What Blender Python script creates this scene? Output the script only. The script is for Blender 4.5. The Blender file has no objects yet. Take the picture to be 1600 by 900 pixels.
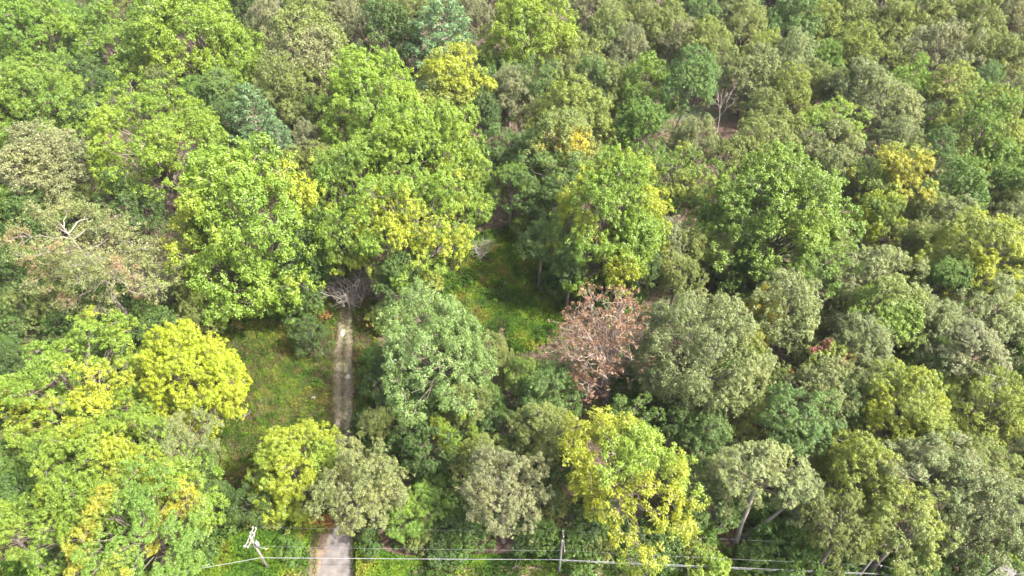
import bpy, math, random
import numpy as np
from mathutils import Vector, Matrix

S = bpy.context.scene
COL = S.collection
R = math.radians
rng = np.random.default_rng(11)
random.seed(11)

# ------------------------------------------------------------------ camera, sky, sun, exposure
CAM_H, PITCH, FPX = 88.0, 44.0, 1067.0
cam_d = bpy.data.cameras.new("camera")
cam_d.sensor_width = 36.0
cam_d.lens = 36.0 * FPX / 1600.0
cam_d.clip_start, cam_d.clip_end = 0.5, 5000
cam = bpy.data.objects.new("camera", cam_d)
cam.location = (0, 0, CAM_H)
cam.rotation_euler = (R(90 - PITCH), 0, 0)
COL.objects.link(cam)
S.camera = cam

SUN_EL, SUN_AZ = 51.0, 108.0          # azimuth clockwise from +Y (the view direction)
w = bpy.data.worlds.new("World"); S.world = w; w.use_nodes = True
nt = w.node_tree; nt.nodes.clear()
sky = nt.nodes.new("ShaderNodeTexSky"); sky.sky_type = 'NISHITA'; sky.sun_disc = False
sky.sun_elevation = R(SUN_EL); sky.sun_rotation = R(SUN_AZ)
sky.air_density = 1.0; sky.dust_density = 7.0; sky.ozone_density = 0.0
bgn = nt.nodes.new("ShaderNodeBackground"); bgn.inputs[1].default_value = 0.15
out = nt.nodes.new("ShaderNodeOutputWorld")
nt.links.new(sky.outputs[0], bgn.inputs[0]); nt.links.new(bgn.outputs[0], out.inputs[0])

sl = bpy.data.lights.new("sun", 'SUN'); sl.energy = 3.6; sl.angle = R(1.2); sl.color = (1.0, 0.965, 0.89)
sun = bpy.data.objects.new("sun", sl); COL.objects.link(sun)
sv = Vector((math.cos(R(SUN_EL)) * math.sin(R(SUN_AZ)), math.cos(R(SUN_EL)) * math.cos(R(SUN_AZ)), math.sin(R(SUN_EL))))
sun.rotation_euler = (-sv).to_track_quat('-Z', 'Y').to_euler()

S.view_settings.view_transform = 'Standard'; S.view_settings.look = 'None'
S.view_settings.gamma = 1.0; S.view_settings.exposure = 2.15
S.view_settings.use_curve_mapping = False
S.render.engine = 'CYCLES'
S.cycles.max_bounces = 6; S.cycles.diffuse_bounces = 3; S.cycles.glossy_bounces = 1
S.cycles.transmission_bounces = 3; S.cycles.transparent_max_bounces = 4
S.cycles.caustics_reflective = False; S.cycles.caustics_refractive = False

# ------------------------------------------------------------------ picture <-> place
sp, cp = math.sin(R(PITCH)), math.cos(R(PITCH))
FWD = np.array([0, cp, -sp]); UPV = np.array([0, sp, cp]); RGT = np.array([1.0, 0, 0])

def ray(px, py):
    return FWD + RGT * (px - 800) / FPX + UPV * (450 - py) / FPX

def at_z(px, py, z=0.0):
    d = ray(px, py); t = (z - CAM_H) / d[2]
    return np.array([0, 0, CAM_H]) + d * t

def at_y(px, py, y):
    d = ray(px, py); t = y / d[1]
    return np.array([0, 0, CAM_H]) + d * t

def proj(p):
    v = np.asarray(p, float) - np.array([0, 0, CAM_H])
    d = v @ FWD
    return 800 + FPX * (v @ RGT) / d, 450 - FPX * (v @ UPV) / d, d

# ------------------------------------------------------------------ colours and materials
def lin(c):
    return tuple(((v / 255) / 12.92 if v <= 10.3 else (((v / 255) + 0.055) / 1.055) ** 2.4) for v in c)

KLEAF = 2.3                                  # leaf albedo = seen colour / KLEAF (sun and exposure do the rest)
PAL = {
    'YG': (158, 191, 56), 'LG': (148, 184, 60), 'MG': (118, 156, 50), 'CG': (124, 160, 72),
    'DG': (98, 132, 46), 'OL': (156, 172, 80), 'GR': (162, 176, 104), 'TN': (164, 171, 114),
    'OY': (172, 188, 72), 'YL': (190, 204, 46), 'BY': (196, 214, 40), 'BG': (142, 180, 116),
    'PK': (172, 128, 98), 'YO': (198, 198, 58), 'OR': (198, 154, 74), 'RD': (164, 74, 80),
    'BR': (184, 146, 112), 'LB': (140, 128, 96), 'GD': (222, 206, 44),
}
CWORD = {
    'YG': 'bright yellow-green', 'LG': 'light green', 'MG': 'mid green', 'CG': 'cool green', 'DG': 'dark green',
    'OL': 'olive green', 'GR': 'grey-green', 'TN': 'tan-grey', 'OY': 'yellowish olive', 'YL': 'yellow',
    'BY': 'vivid yellow', 'BG': 'blue-green', 'PK': 'pinkish brown',
}
def base(code, k=KLEAF):
    return tuple(v / k for v in lin(PAL[code]))

def new_mat(name):
    m = bpy.data.materials.new(name); m.use_nodes = True
    m.node_tree.nodes.clear()
    return m, m.node_tree.nodes, m.node_tree.links

def leaf_material():
    m, N, L = new_mat("leaf")
    oi = N.new("ShaderNodeObjectInfo")
    acc = N.new("ShaderNodeAttribute"); acc.attribute_type = 'OBJECT'; acc.attribute_name = "accent"
    amt = N.new("ShaderNodeAttribute"); amt.attribute_type = 'OBJECT'; amt.attribute_name = "accent_amount"
    blob = N.new("ShaderNodeAttribute"); blob.attribute_name = "blob"
    rnd = N.new("ShaderNodeAttribute"); rnd.attribute_name = "rnd"
    add = N.new("ShaderNodeMath"); add.operation = 'ADD'
    L.new(blob.outputs['Fac'], add.inputs[0]); L.new(amt.outputs['Fac'], add.inputs[1])
    jit = N.new("ShaderNodeMath"); jit.operation = 'MULTIPLY_ADD'; jit.inputs[1].default_value = 0.30
    L.new(rnd.outputs['Fac'], jit.inputs[0]); L.new(add.outputs[0], jit.inputs[2])
    mr = N.new("ShaderNodeMapRange"); mr.inputs[1].default_value = 0.98; mr.inputs[2].default_value = 1.32
    L.new(jit.outputs[0], mr.inputs[0])
    mx = N.new("ShaderNodeMix"); mx.data_type = 'RGBA'
    L.new(mr.outputs[0], mx.inputs[0]); L.new(oi.outputs['Color'], mx.inputs[6]); L.new(acc.outputs['Color'], mx.inputs[7])
    # leaf to leaf and spray to spray variation
    mr2 = N.new("ShaderNodeMapRange"); mr2.inputs[3].default_value = 0.72; mr2.inputs[4].default_value = 1.22
    vb = N.new("ShaderNodeMath"); vb.operation = 'MULTIPLY_ADD'; vb.inputs[1].default_value = 0.6
    hb = N.new("ShaderNodeMath"); hb.operation = 'MULTIPLY'; hb.inputs[1].default_value = 0.4
    L.new(blob.outputs['Fac'], hb.inputs[0]); L.new(rnd.outputs['Fac'], vb.inputs[0]); L.new(hb.outputs[0], vb.inputs[2])
    L.new(vb.outputs[0], mr2.inputs[0])
    hue = N.new("ShaderNodeMapRange"); hue.inputs[3].default_value = 0.513; hue.inputs[4].default_value = 0.495
    L.new(blob.outputs['Fac'], hue.inputs[0])
    hs = N.new("ShaderNodeHueSaturation")
    L.new(hue.outputs[0], hs.inputs['Hue']); L.new(mr2.outputs[0], hs.inputs['Value']); L.new(mx.outputs[2], hs.inputs['Color'])
    dif = N.new("ShaderNodeBsdfDiffuse"); tr = N.new("ShaderNodeBsdfTranslucent"); gl = N.new("ShaderNodeBsdfGlossy")
    gl.inputs['Roughness'].default_value = 0.45; gl.inputs['Color'].default_value = (0.8, 0.85, 0.8, 1)
    L.new(hs.outputs[0], dif.inputs[0])
    tg = N.new("ShaderNodeHueSaturation"); tg.inputs['Saturation'].default_value = 1.12; tg.inputs['Value'].default_value = 1.0
    L.new(hs.outputs[0], tg.inputs['Color']); L.new(tg.outputs[0], tr.inputs[0])
    a = N.new("ShaderNodeMixShader"); a.inputs[0].default_value = 0.42
    L.new(dif.outputs[0], a.inputs[1]); L.new(tr.outputs[0], a.inputs[2])
    b = N.new("ShaderNodeMixShader"); b.inputs[0].default_value = 0.035
    L.new(a.outputs[0], b.inputs[1]); L.new(gl.outputs[0], b.inputs[2])
    o = N.new("ShaderNodeOutputMaterial"); L.new(b.outputs[0], o.inputs[0])
    return m

def simple_material(name, c1, c2, scale=3.0, rough=0.85, bump=0.0, detail=6, stretch=(1, 1, 1), metal=0.0):
    m, N, L = new_mat(name)
    tc = N.new("ShaderNodeTexCoord"); mp = N.new("ShaderNodeMapping"); mp.inputs['Scale'].default_value = stretch
    L.new(tc.outputs['Object'], mp.inputs[0])
    nz = N.new("ShaderNodeTexNoise"); nz.inputs['Scale'].default_value = scale; nz.inputs['Detail'].default_value = detail
    L.new(mp.outputs[0], nz.inputs['Vector'])
    cr = N.new("ShaderNodeValToRGB")
    cr.color_ramp.elements[0].position = 0.32; cr.color_ramp.elements[0].color = (*c1, 1)
    cr.color_ramp.elements[1].position = 0.68; cr.color_ramp.elements[1].color = (*c2, 1)
    L.new(nz.outputs['Fac'], cr.inputs[0])
    p = N.new("ShaderNodeBsdfPrincipled"); p.inputs['Roughness'].default_value = rough; p.inputs['Metallic'].default_value = metal
    L.new(cr.outputs[0], p.inputs['Base Color'])
    if bump:
        bp = N.new("ShaderNodeBump"); bp.inputs['Strength'].default_value = bump; bp.inputs['Distance'].default_value = 0.05
        L.new(nz.outputs['Fac'], bp.inputs['Height']); L.new(bp.outputs[0], p.inputs['Normal'])
    o = N.new("ShaderNodeOutputMaterial"); L.new(p.outputs[0], o.inputs[0])
    return m

M_LEAF = leaf_material()
M_BARK = simple_material("bark", (0.075, 0.06, 0.048), (0.18, 0.15, 0.125), 4, 0.9, 0.5, stretch=(2, 2, .5))
M_PALEBARK = simple_material("pale_bark", (0.14, 0.12, 0.10), (0.27, 0.24, 0.205), 4, 0.9, 0.4, stretch=(2, 2, .5))
M_DEAD = simple_material("weathered_wood", (0.12, 0.102, 0.088), (0.235, 0.21, 0.18), 5, 0.85, 0.3, stretch=(2, 2, .5))
M_ROSY = simple_material("rosy_bark", (0.15, 0.115, 0.095), (0.30, 0.245, 0.21), 5, 0.9, 0.3, stretch=(2, 2, .5))
M_BRUSH = simple_material("grey_twigs", (0.15, 0.135, 0.118), (0.29, 0.265, 0.235), 5, 0.85, 0.2, stretch=(2, 2, .5))
M_POLE = simple_material("pole_wood", (0.12, 0.11, 0.097), (0.20, 0.187, 0.167), 6, 0.85, 0.2, stretch=(3, 3, .3))
M_METAL = simple_material("grey_metal", (0.20, 0.205, 0.21), (0.28, 0.285, 0.29), 3, 0.45, 0.0, metal=0.2)
M_CERAMIC = simple_material("porcelain", (0.30, 0.30, 0.29), (0.40, 0.40, 0.39), 3, 0.3)
M_CABLE = simple_material("cable_sheath", (0.15, 0.155, 0.165), (0.21, 0.215, 0.225), 2, 0.5)
M_STONE = simple_material("pale_stone", (0.15, 0.14, 0.12), (0.26, 0.245, 0.22), 6, 0.9, 0.4)

# ------------------------------------------------------------------ object helpers
def tag(o, label=None, cat=None, group=None, kind=None):
    if label: o['label'] = label
    if cat: o['category'] = cat
    if group: o['group'] = group
    if kind: o['kind'] = kind
    return o

def link(name, me, parent=None, kind=None):
    o = bpy.data.objects.new(name, me); COL.objects.link(o)
    if parent is not None: o.parent = parent
    if kind: o['kind'] = kind
    return o

def empty(name, loc, rz=0.0):
    o = bpy.data.objects.new(name, None); o.empty_display_size = 0.5
    o.location = loc; o.rotation_euler = (0, 0, rz); COL.objects.link(o)
    return o

def quads_mesh(name, V, F4, mats, mat_idx=None, attrs=None, smooth=None):
    """V (n,3), F4 (m,4) -> mesh through foreach_set"""
    me = bpy.data.meshes.new(name)
    nv, nf = len(V), len(F4)
    me.vertices.add(nv); me.vertices.foreach_set("co", np.asarray(V, np.float32).ravel())
    me.loops.add(nf * 4); me.loops.foreach_set("vertex_index", np.asarray(F4, np.int32).ravel())
    me.polygons.add(nf)
    me.polygons.foreach_set("loop_start", np.arange(0, nf * 4, 4, dtype=np.int32))
    me.polygons.foreach_set("loop_total", np.full(nf, 4, np.int32))
    if mat_idx is not None: me.polygons.foreach_set("material_index", np.asarray(mat_idx, np.int32))
    if smooth is not None: me.polygons.foreach_set("use_smooth", np.asarray(smooth, bool))
    for m in mats: me.materials.append(m)
    for k, v in (attrs or {}).items():
        if np.ndim(v) == 2:
            a = me.attributes.new(k, 'FLOAT_COLOR', 'FACE')
            a.data.foreach_set("color", np.asarray(v, np.float32).ravel())
        else:
            a = me.attributes.new(k, 'FLOAT', 'FACE'); a.data.foreach_set("value", np.asarray(v, np.float32))
    me.update(); me.validate()
    return me

def norm(a):
    return a / np.maximum(np.linalg.norm(a, axis=-1, keepdims=True), 1e-9)

class Tubes:
    """tapered tubes along polylines, all quads"""
    def __init__(self): self.V, self.F, self.n = [], [], 0
    def add(self, pts, radii, sides=7, cap=True):
        P = np.asarray(pts, float); k = len(P)
        T = norm(np.gradient(P, axis=0))
        ref = np.array([0.31, 0.17, 0.93]) if abs(T[0][2]) < 0.8 else np.array([0.93, 0.2, 0.31])
        rings = []
        a = np.linspace(0, 2 * np.pi, sides, endpoint=False)
        for i in range(k):
            u = norm(np.cross(T[i], ref)); v = np.cross(T[i], u)
            rings.append(P[i] + radii[i] * (np.cos(a)[:, None] * u + np.sin(a)[:, None] * v))
        V = np.concatenate(rings)
        j = np.arange(sides); j2 = (j + 1) % sides
        F = [np.stack([i * sides + j, i * sides + j2, (i + 1) * sides + j2, (i + 1) * sides + j], 1) for i in range(k - 1)]
        self.V.append(V); self.F.append(np.concatenate(F) + self.n); self.n += len(V)
        if cap and sides == 4:
            self.F.append(np.array([[0, 1, 2, 3]])[:, ::-1] + self.n - len(V)); self.F.append(np.array([[0, 1, 2, 3]]) + self.n - 4)
    def get(self):
        if not self.V: return np.zeros((0, 3)), np.zeros((0, 4), int)
        return np.concatenate(self.V), np.concatenate(self.F)
    def mesh(self, name, mat):
        V, F = self.get()
        return quads_mesh(name, V, F, [mat], smooth=np.ones(len(F), bool))

def bent(a, b, n=5, wob=0.06, sag=0.0, g=rng):
    a, b = np.asarray(a, float), np.asarray(b, float)
    t = np.linspace(0, 1, n)[:, None]
    L = np.linalg.norm(b - a)
    o = g.normal(0, wob * L, (n, 3)) * np.sin(np.pi * t)
    p = a + (b - a) * t + o
    p[:, 2] += sag * L * np.sin(np.pi * t[:, 0])
    return p

def fib(n, g):
    i = np.arange(n) + 0.5
    z = 1 - 2 * i / n; ph = i * 2.399963 + g.uniform(0, 6.28)
    s = np.sqrt(1 - z * z)
    return np.stack([s * np.cos(ph), s * np.sin(ph), z], 1)

class SNoise:
    """cheap smooth noise: sum of random plane waves, about -1..1"""
    def __init__(self, freq, n=7, g=rng):
        self.k = norm(g.normal(size=(n, 3))) * freq * g.uniform(0.6, 1.5, (n, 1)); self.p = g.uniform(0, 6.28, n)
    def __call__(self, P):
        return np.sin(np.asarray(P) @ self.k.T + self.p).mean(-1) * 2.0

def leaf_quads(P, Nrm, Tan, ln, wd):
    """rhombic leaves: centre P, normal Nrm, long axis near Tan"""
    T = norm(Tan - Nrm * (Tan * Nrm).sum(1, keepdims=True)); B = np.cross(Nrm, T)
    ln = ln[:, None]; wd = wd[:, None]
    V = np.stack([P - T * ln * .5, P + B * wd * .5 + T * ln * .06 - Nrm * wd * .12, P + T * ln * .5, P - B * wd * .5 + T * ln * .06 - Nrm * wd * .12], 1)
    return V.reshape(-1, 3)

UP = np.array([0, 0, 1.0])

def clump_leaves(C, D, rc, m, ln, wd, g, radial=0.6, flat=0.5, spread=1.0):
    """m leaves round each cluster centre C (n,3) that faces D (n,3)"""
    n = len(C)
    d = norm(g.normal(size=(n, m, 3)) + D[:, None, :] * spread)
    r = rc[:, None, None] * g.uniform(0.35, 1.05, (n, m, 1)) ** 0.8
    P = (C[:, None, :] + d * r).reshape(-1, 3)
    dd = d.reshape(-1, 3)
    Nn = norm(dd * 0.55 + UP * flat + g.normal(size=dd.shape) * 0.42)
    Tn = norm(dd * radial + g.normal(size=dd.shape) * (1.05 - radial) + UP * -0.15)
    k = len(P)
    return P, leaf_quads(P, Nn, Tn, ln * g.uniform(.7, 1.3, k), wd * g.uniform(.7, 1.3, k))

def leaf_attrs(P, g, freq=0.28, acc_freq=0.35):
    b = SNoise(acc_freq, g=g)(P) * 0.5 + 0.5
    r = np.clip(g.normal(.5, .2, len(P)), 0, 1)
    return {'rnd': r, 'blob': np.clip(b, 0, 1)}

# ------------------------------------------------------------------ crowns (meshes shared between trees)
def make_crown(name, seed, RX, RZ, n_lobes, lobe_r, n_cl, rc, m, ln, wd, shape='round', radial=0.6, flat=0.5,
               hole=0.10, rough=0.20, wood=M_BARK, low=-0.55, spread=1.0, twig=True):
    g = np.random.default_rng(seed)
    D = fib(int(n_lobes * 1.35), g)
    D = norm(D + g.normal(0, 0.16, D.shape))
    D = D[D[:, 2] > low][:n_lobes]
    f = 1 + rough * SNoise(2.2, g=g)(D)
    rad = f * g.uniform(0.60, 0.94, len(D))
    E = D * rad[:, None]
    if shape == 'ovate':
        zz = np.clip(E[:, 2], -1, 1); E[:, :2] *= (1.02 - 0.45 * np.clip(zz, 0, 1))[:, None]; E[:, 2] *= 1.1
    elif shape == 'flat':
        E[:, 2] = np.where(E[:, 2] > 0, E[:, 2] * 0.72, E[:, 2] * 0.6)
    keep = g.uniform(size=len(E)) > hole
    inner = norm(g.normal(size=(max(4, n_lobes // 6), 3))) * g.uniform(.1, .5, (max(4, n_lobes // 6), 1))
    LC = np.concatenate([E[keep], inner]) * np.array([RX, RX, RZ])
    LD = norm(np.concatenate([D[keep], norm(inner)]) + UP * 0.35)
    lr = g.uniform(*lobe_r, len(LC)); lr[-len(inner):] *= 0.8
    # clusters over each lobe
    cd = norm(g.normal(size=(len(LC), n_cl, 3)) + LD[:, None, :] * 0.95)
    sq = np.array([1, 1, 0.82])
    reach = g.uniform(.66, 1.2, (len(LC), n_cl, 1)); reach += (g.uniform(size=reach.shape) < .10) * g.uniform(.15, .75, reach.shape)
    C = LC[:, None, :] + cd * sq * lr[:, None, None] * reach
    CD = norm(cd + UP * 0.45).reshape(-1, 3); C = C.reshape(-1, 3)
    rcs = g.uniform(*rc, len(C))
    P, LV = clump_leaves(C, CD, rcs, m, ln, wd, g, radial, flat, spread)
    nl = len(P)
    LF = np.arange(nl * 4).reshape(-1, 4)
    at = leaf_attrs(P, g, acc_freq=5.5 / RX)
    # limbs inside the crown
    tb = Tubes()
    hub0 = np.array([0, 0, -RZ * 0.85])
    main = bent(hub0, (g.normal(0, .08) * RX, g.normal(0, .08) * RX, RZ * 0.35), 6, 0.05, g=g)
    rr = 0.032 * RX
    tb.add(main, np.linspace(rr, rr * .2, 6), 6)
    for c in LC:
        j = np.clip((c[2] / RZ * 0.5 + 0.1) * 5, 0, 4.5)
        a = main[int(j)]
        if np.linalg.norm(c - a) > 0.4:
            L = np.linalg.norm(c - a)
            tb.add(bent(a, a + (c - a) * .86, 5, .05, 0.03, g=g), np.linspace(rr * .42, rr * .10, 5) * min(1.2, .5 + L / RX), 5)
    if twig:
        idx = g.choice(len(C), size=min(len(C), n_lobes * 4), replace=False)
        for i in idx:
            a = LC[i // n_cl]
            tb.add(bent(a, C[i] + (C[i] - a) * .1, 3, .08, g=g), np.array([.035, .022, .008]) * (RX / 6) ** .5, 4, cap=False)
    WV, WF = tb.get()
    V = np.concatenate([LV, WV]); F = np.concatenate([LF, WF + len(LV)])
    z0, z1 = np.percentile(P[:, 2], [3, 97.5]); V[:, 2] -= (z0 + z1) / 2          # origin in the middle of the leaves
    mi = np.concatenate([np.zeros(nl, int), np.ones(len(WF), int)])
    at = {k: np.concatenate([v, np.zeros(len(WF))]) for k, v in at.items()}
    me = quads_mesh(name, V, F, [M_LEAF, wood], mi, at, np.concatenate([np.zeros(nl, bool), np.ones(len(WF), bool)]))
    me['rx'] = float((np.percentile(np.abs(P[:, 0]), 98) + np.percentile(np.abs(P[:, 1]), 98)) / 2); me['rz'] = float((z1 - z0) / 2)
    return me

def make_conifer(name, seed, RX, HZ):
    """white-pine crown: whorls of plume-like branches, origin at mid height"""
    g = np.random.default_rng(seed)
    tb = Tubes(); Ps, Vs = [], []
    tb.add(bent((0, 0, -HZ), (0, 0, HZ * .97), 6, .01, g=g), np.linspace(.22, .03, 6), 6)
    nw = 13
    for i in range(nw):
        t = i / (nw - 1); z = -HZ * .9 + t * HZ * 1.85
        reach = RX * (1.0 - t) ** 0.75 * (1 if t > .12 else .8) + .5
        nb = 6 if t < .7 else 5
        for b in range(nb):
            a = b / nb * 6.283 + i * 1.1 + g.normal(0, .25); L = reach * g.uniform(.7, 1.12)
            d = np.array([math.cos(a), math.sin(a), 0])
            pts = np.array([[0, 0, z]] + [list(d * L * s + UP * (z + L * (.05 * s + .28 * s * s) )) for s in (.35, .7, 1.0)])
            tb.add(pts, [.07, .05, .03, .01], 4, cap=False)
            side = np.cross(d, UP)
            ns = max(5, int(L * 3.2))
            s = np.sqrt(g.uniform(.06, 1.02, ns))
            wsp = (1 - s) * L * .35 + .25
            c = d * (s * L)[:, None] + side * (g.uniform(-1, 1, ns) * wsp)[:, None] + UP * (z + L * (.05 * s + .28 * s * s) + g.normal(0, .08, ns))[:, None]
            D = norm(np.tile(d * .6 + UP * .7, (ns, 1)))
            P, V = clump_leaves(c, D, np.full(ns, .46), 15, .48, .10, g, radial=.9, flat=.3, spread=1.2)
            Ps.append(P); Vs.append(V)
    P = np.concatenate(Ps); LV = np.concatenate(Vs); nl = len(P)
    WV, WF = tb.get()
    at = {k: np.concatenate([v, np.zeros(len(WF))]) for k, v in leaf_attrs(P, g).items()}
    me = quads_mesh(name, np.concatenate([LV, WV]), np.concatenate([np.arange(nl * 4).reshape(-1, 4), WF + nl * 4]),
                    [M_LEAF, M_BARK], np.concatenate([np.zeros(nl, int), np.ones(len(WF), int)]), at,
                    np.concatenate([np.zeros(nl, bool), np.ones(len(WF), bool)]))
    me['rx'] = RX; me['rz'] = HZ
    return me

print("crowns...")
def crowns(kind, specs, **kw):
    return [make_crown(f"crown_{kind}_{n}", *s, **kw) for n, s in enumerate(specs)]

CR = {
    # clumpy broad leaves in tufts (maples, tulip trees)
    'big': crowns('big', [(1, 10, 8.5, 100, (1.2, 2.5), 28, (.34, .60), 36, .25, .15, 'round', .65, .45, .12, .34),
                          (2, 10, 9, 102, (1.1, 2.4), 28, (.34, .60), 36, .25, .15, 'ovate', .65, .45, .14, .38),
                          (3, 10, 8, 98, (1.2, 2.6), 28, (.34, .60), 36, .25, .15, 'flat', .65, .5, .12, .36),
                          (31, 10, 8.6, 104, (1.0, 2.3), 28, (.32, .56), 36, .24, .14, 'round', .65, .5, .18, .44)]),
    'tuft': crowns('tuft', [(4, 6, 5.2, 52, (.8, 1.7), 22, (.28, .5), 30, .215, .13, 'round', .65, .45, .12, .36),
                            (5, 6, 5.6, 54, (.8, 1.6), 22, (.28, .5), 30, .215, .13, 'ovate', .65, .45, .14, .40),
                            (6, 6, 5.0, 50, (.8, 1.8), 22, (.28, .5), 30, .215, .13, 'flat', .65, .5, .14, .38),
                            (41, 6, 5.4, 54, (.7, 1.6), 22, (.28, .48), 30, .21, .125, 'round', .65, .5, .13, .44),
                            (42, 6, 6.4, 54, (.7, 1.6), 22, (.28, .48), 30, .21, .125, 'ovate', .65, .5, .16, .44)]),
    # fine-leaved soft crowns (ash, willow, black cherry)
    'fine': crowns('fine', [(7, 6, 5.0, 72, (.7, 1.5), 20, (.28, .5), 28, .20, .12, 'round', .35, .5, .12, .28),
                            (8, 6, 5.2, 72, (.7, 1.4), 20, (.28, .5), 28, .20, .12, 'ovate', .35, .5, .16, .34),
                            (9, 6, 4.8, 68, (.7, 1.5), 20, (.28, .5), 28, .21, .12, 'flat', .35, .5, .16, .36),
                            (10, 6, 5.0, 60, (.7, 1.4), 20, (.28, .5), 28, .20, .12, 'round', .35, .5, .26, .42),
                            (71, 6, 6.2, 66, (.7, 1.4), 20, (.28, .5), 28, .20, .12, 'ovate', .35, .5, .22, .44)]),
    'finebig': crowns('finebig', [(12, 9.5, 8, 140, (1.0, 1.9), 24, (.34, .58), 26, .25, .14, 'round', .35, .5, .09, .24)]),
    # open sprays of large leaflets (walnut, ailanthus, hickory)
    'spray': crowns('spray', [(13, 8.5, 6.5, 84, (.9, 1.8), 10, (.42, .75), 50, .32, .115, 'round', .9, .6, .18, .36),
                              (14, 8.5, 7.4, 80, (.9, 1.8), 10, (.42, .75), 50, .32, .115, 'round', .9, .6, .22, .42)], low=-.6, spread=.6),
    # small understorey trees and bushes
    'bush': crowns('bush', [(15, 3, 2.5, 30, (.45, 1.0), 16, (.22, .42), 22, .23, .14, 'round', .6, .5, .12, .40),
                            (16, 3, 2.6, 28, (.45, 1.0), 16, (.22, .42), 22, .22, .12, 'flat', .6, .5, .16, .44),
                            (17, 3, 2.6, 32, (.45, .95), 16, (.22, .40), 24, .18, .11, 'ovate', .4, .5, .16, .40)], low=-.75, twig=False),
    'conifer': [make_conifer("crown_pine_a", 18, 4.6, 6.5), make_conifer("crown_pine_b", 19, 4.6, 6.2)],
}

def make_trunk(name, seed, mat, sides=8):
    """unit trunk: height 1 (z 0..1), base radius 1, to be scaled"""
    g = np.random.default_rng(seed)
    z = np.array([0, .03, .1, .3, .55, .8, 1.0])
    xy = np.cumsum(g.normal(0, .35, (7, 2)), 0) * np.linspace(0, 1, 7)[:, None]
    P = np.column_stack([xy, z]); r = np.array([1.45, 1.15, 1.0, .86, .75, .62, .5])
    V = []; a = np.linspace(0, 6.2832, sides, endpoint=False)
    for p, q in zip(P, r):
        V.append(np.column_stack([p[0] + q * np.cos(a), p[1] + q * np.sin(a), np.full(sides, p[2])]))
    V = np.concatenate(V); j = np.arange(sides); j2 = (j + 1) % sides
    F = np.concatenate([np.stack([i * sides + j, i * sides + j2, (i + 1) * sides + j2, (i + 1) * sides + j], 1) for i in range(6)])
    return quads_mesh(name, V, F, [mat], smooth=np.ones(len(F), bool))

TRUNK = [make_trunk("trunk_a", 1, M_BARK), make_trunk("trunk_b", 2, M_BARK), make_trunk("trunk_c", 3, M_BARK)]
TRUNKP = [make_trunk("trunk_pale_a", 4, M_PALEBARK), make_trunk("trunk_pale_b", 5, M_PALEBARK)]
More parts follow.
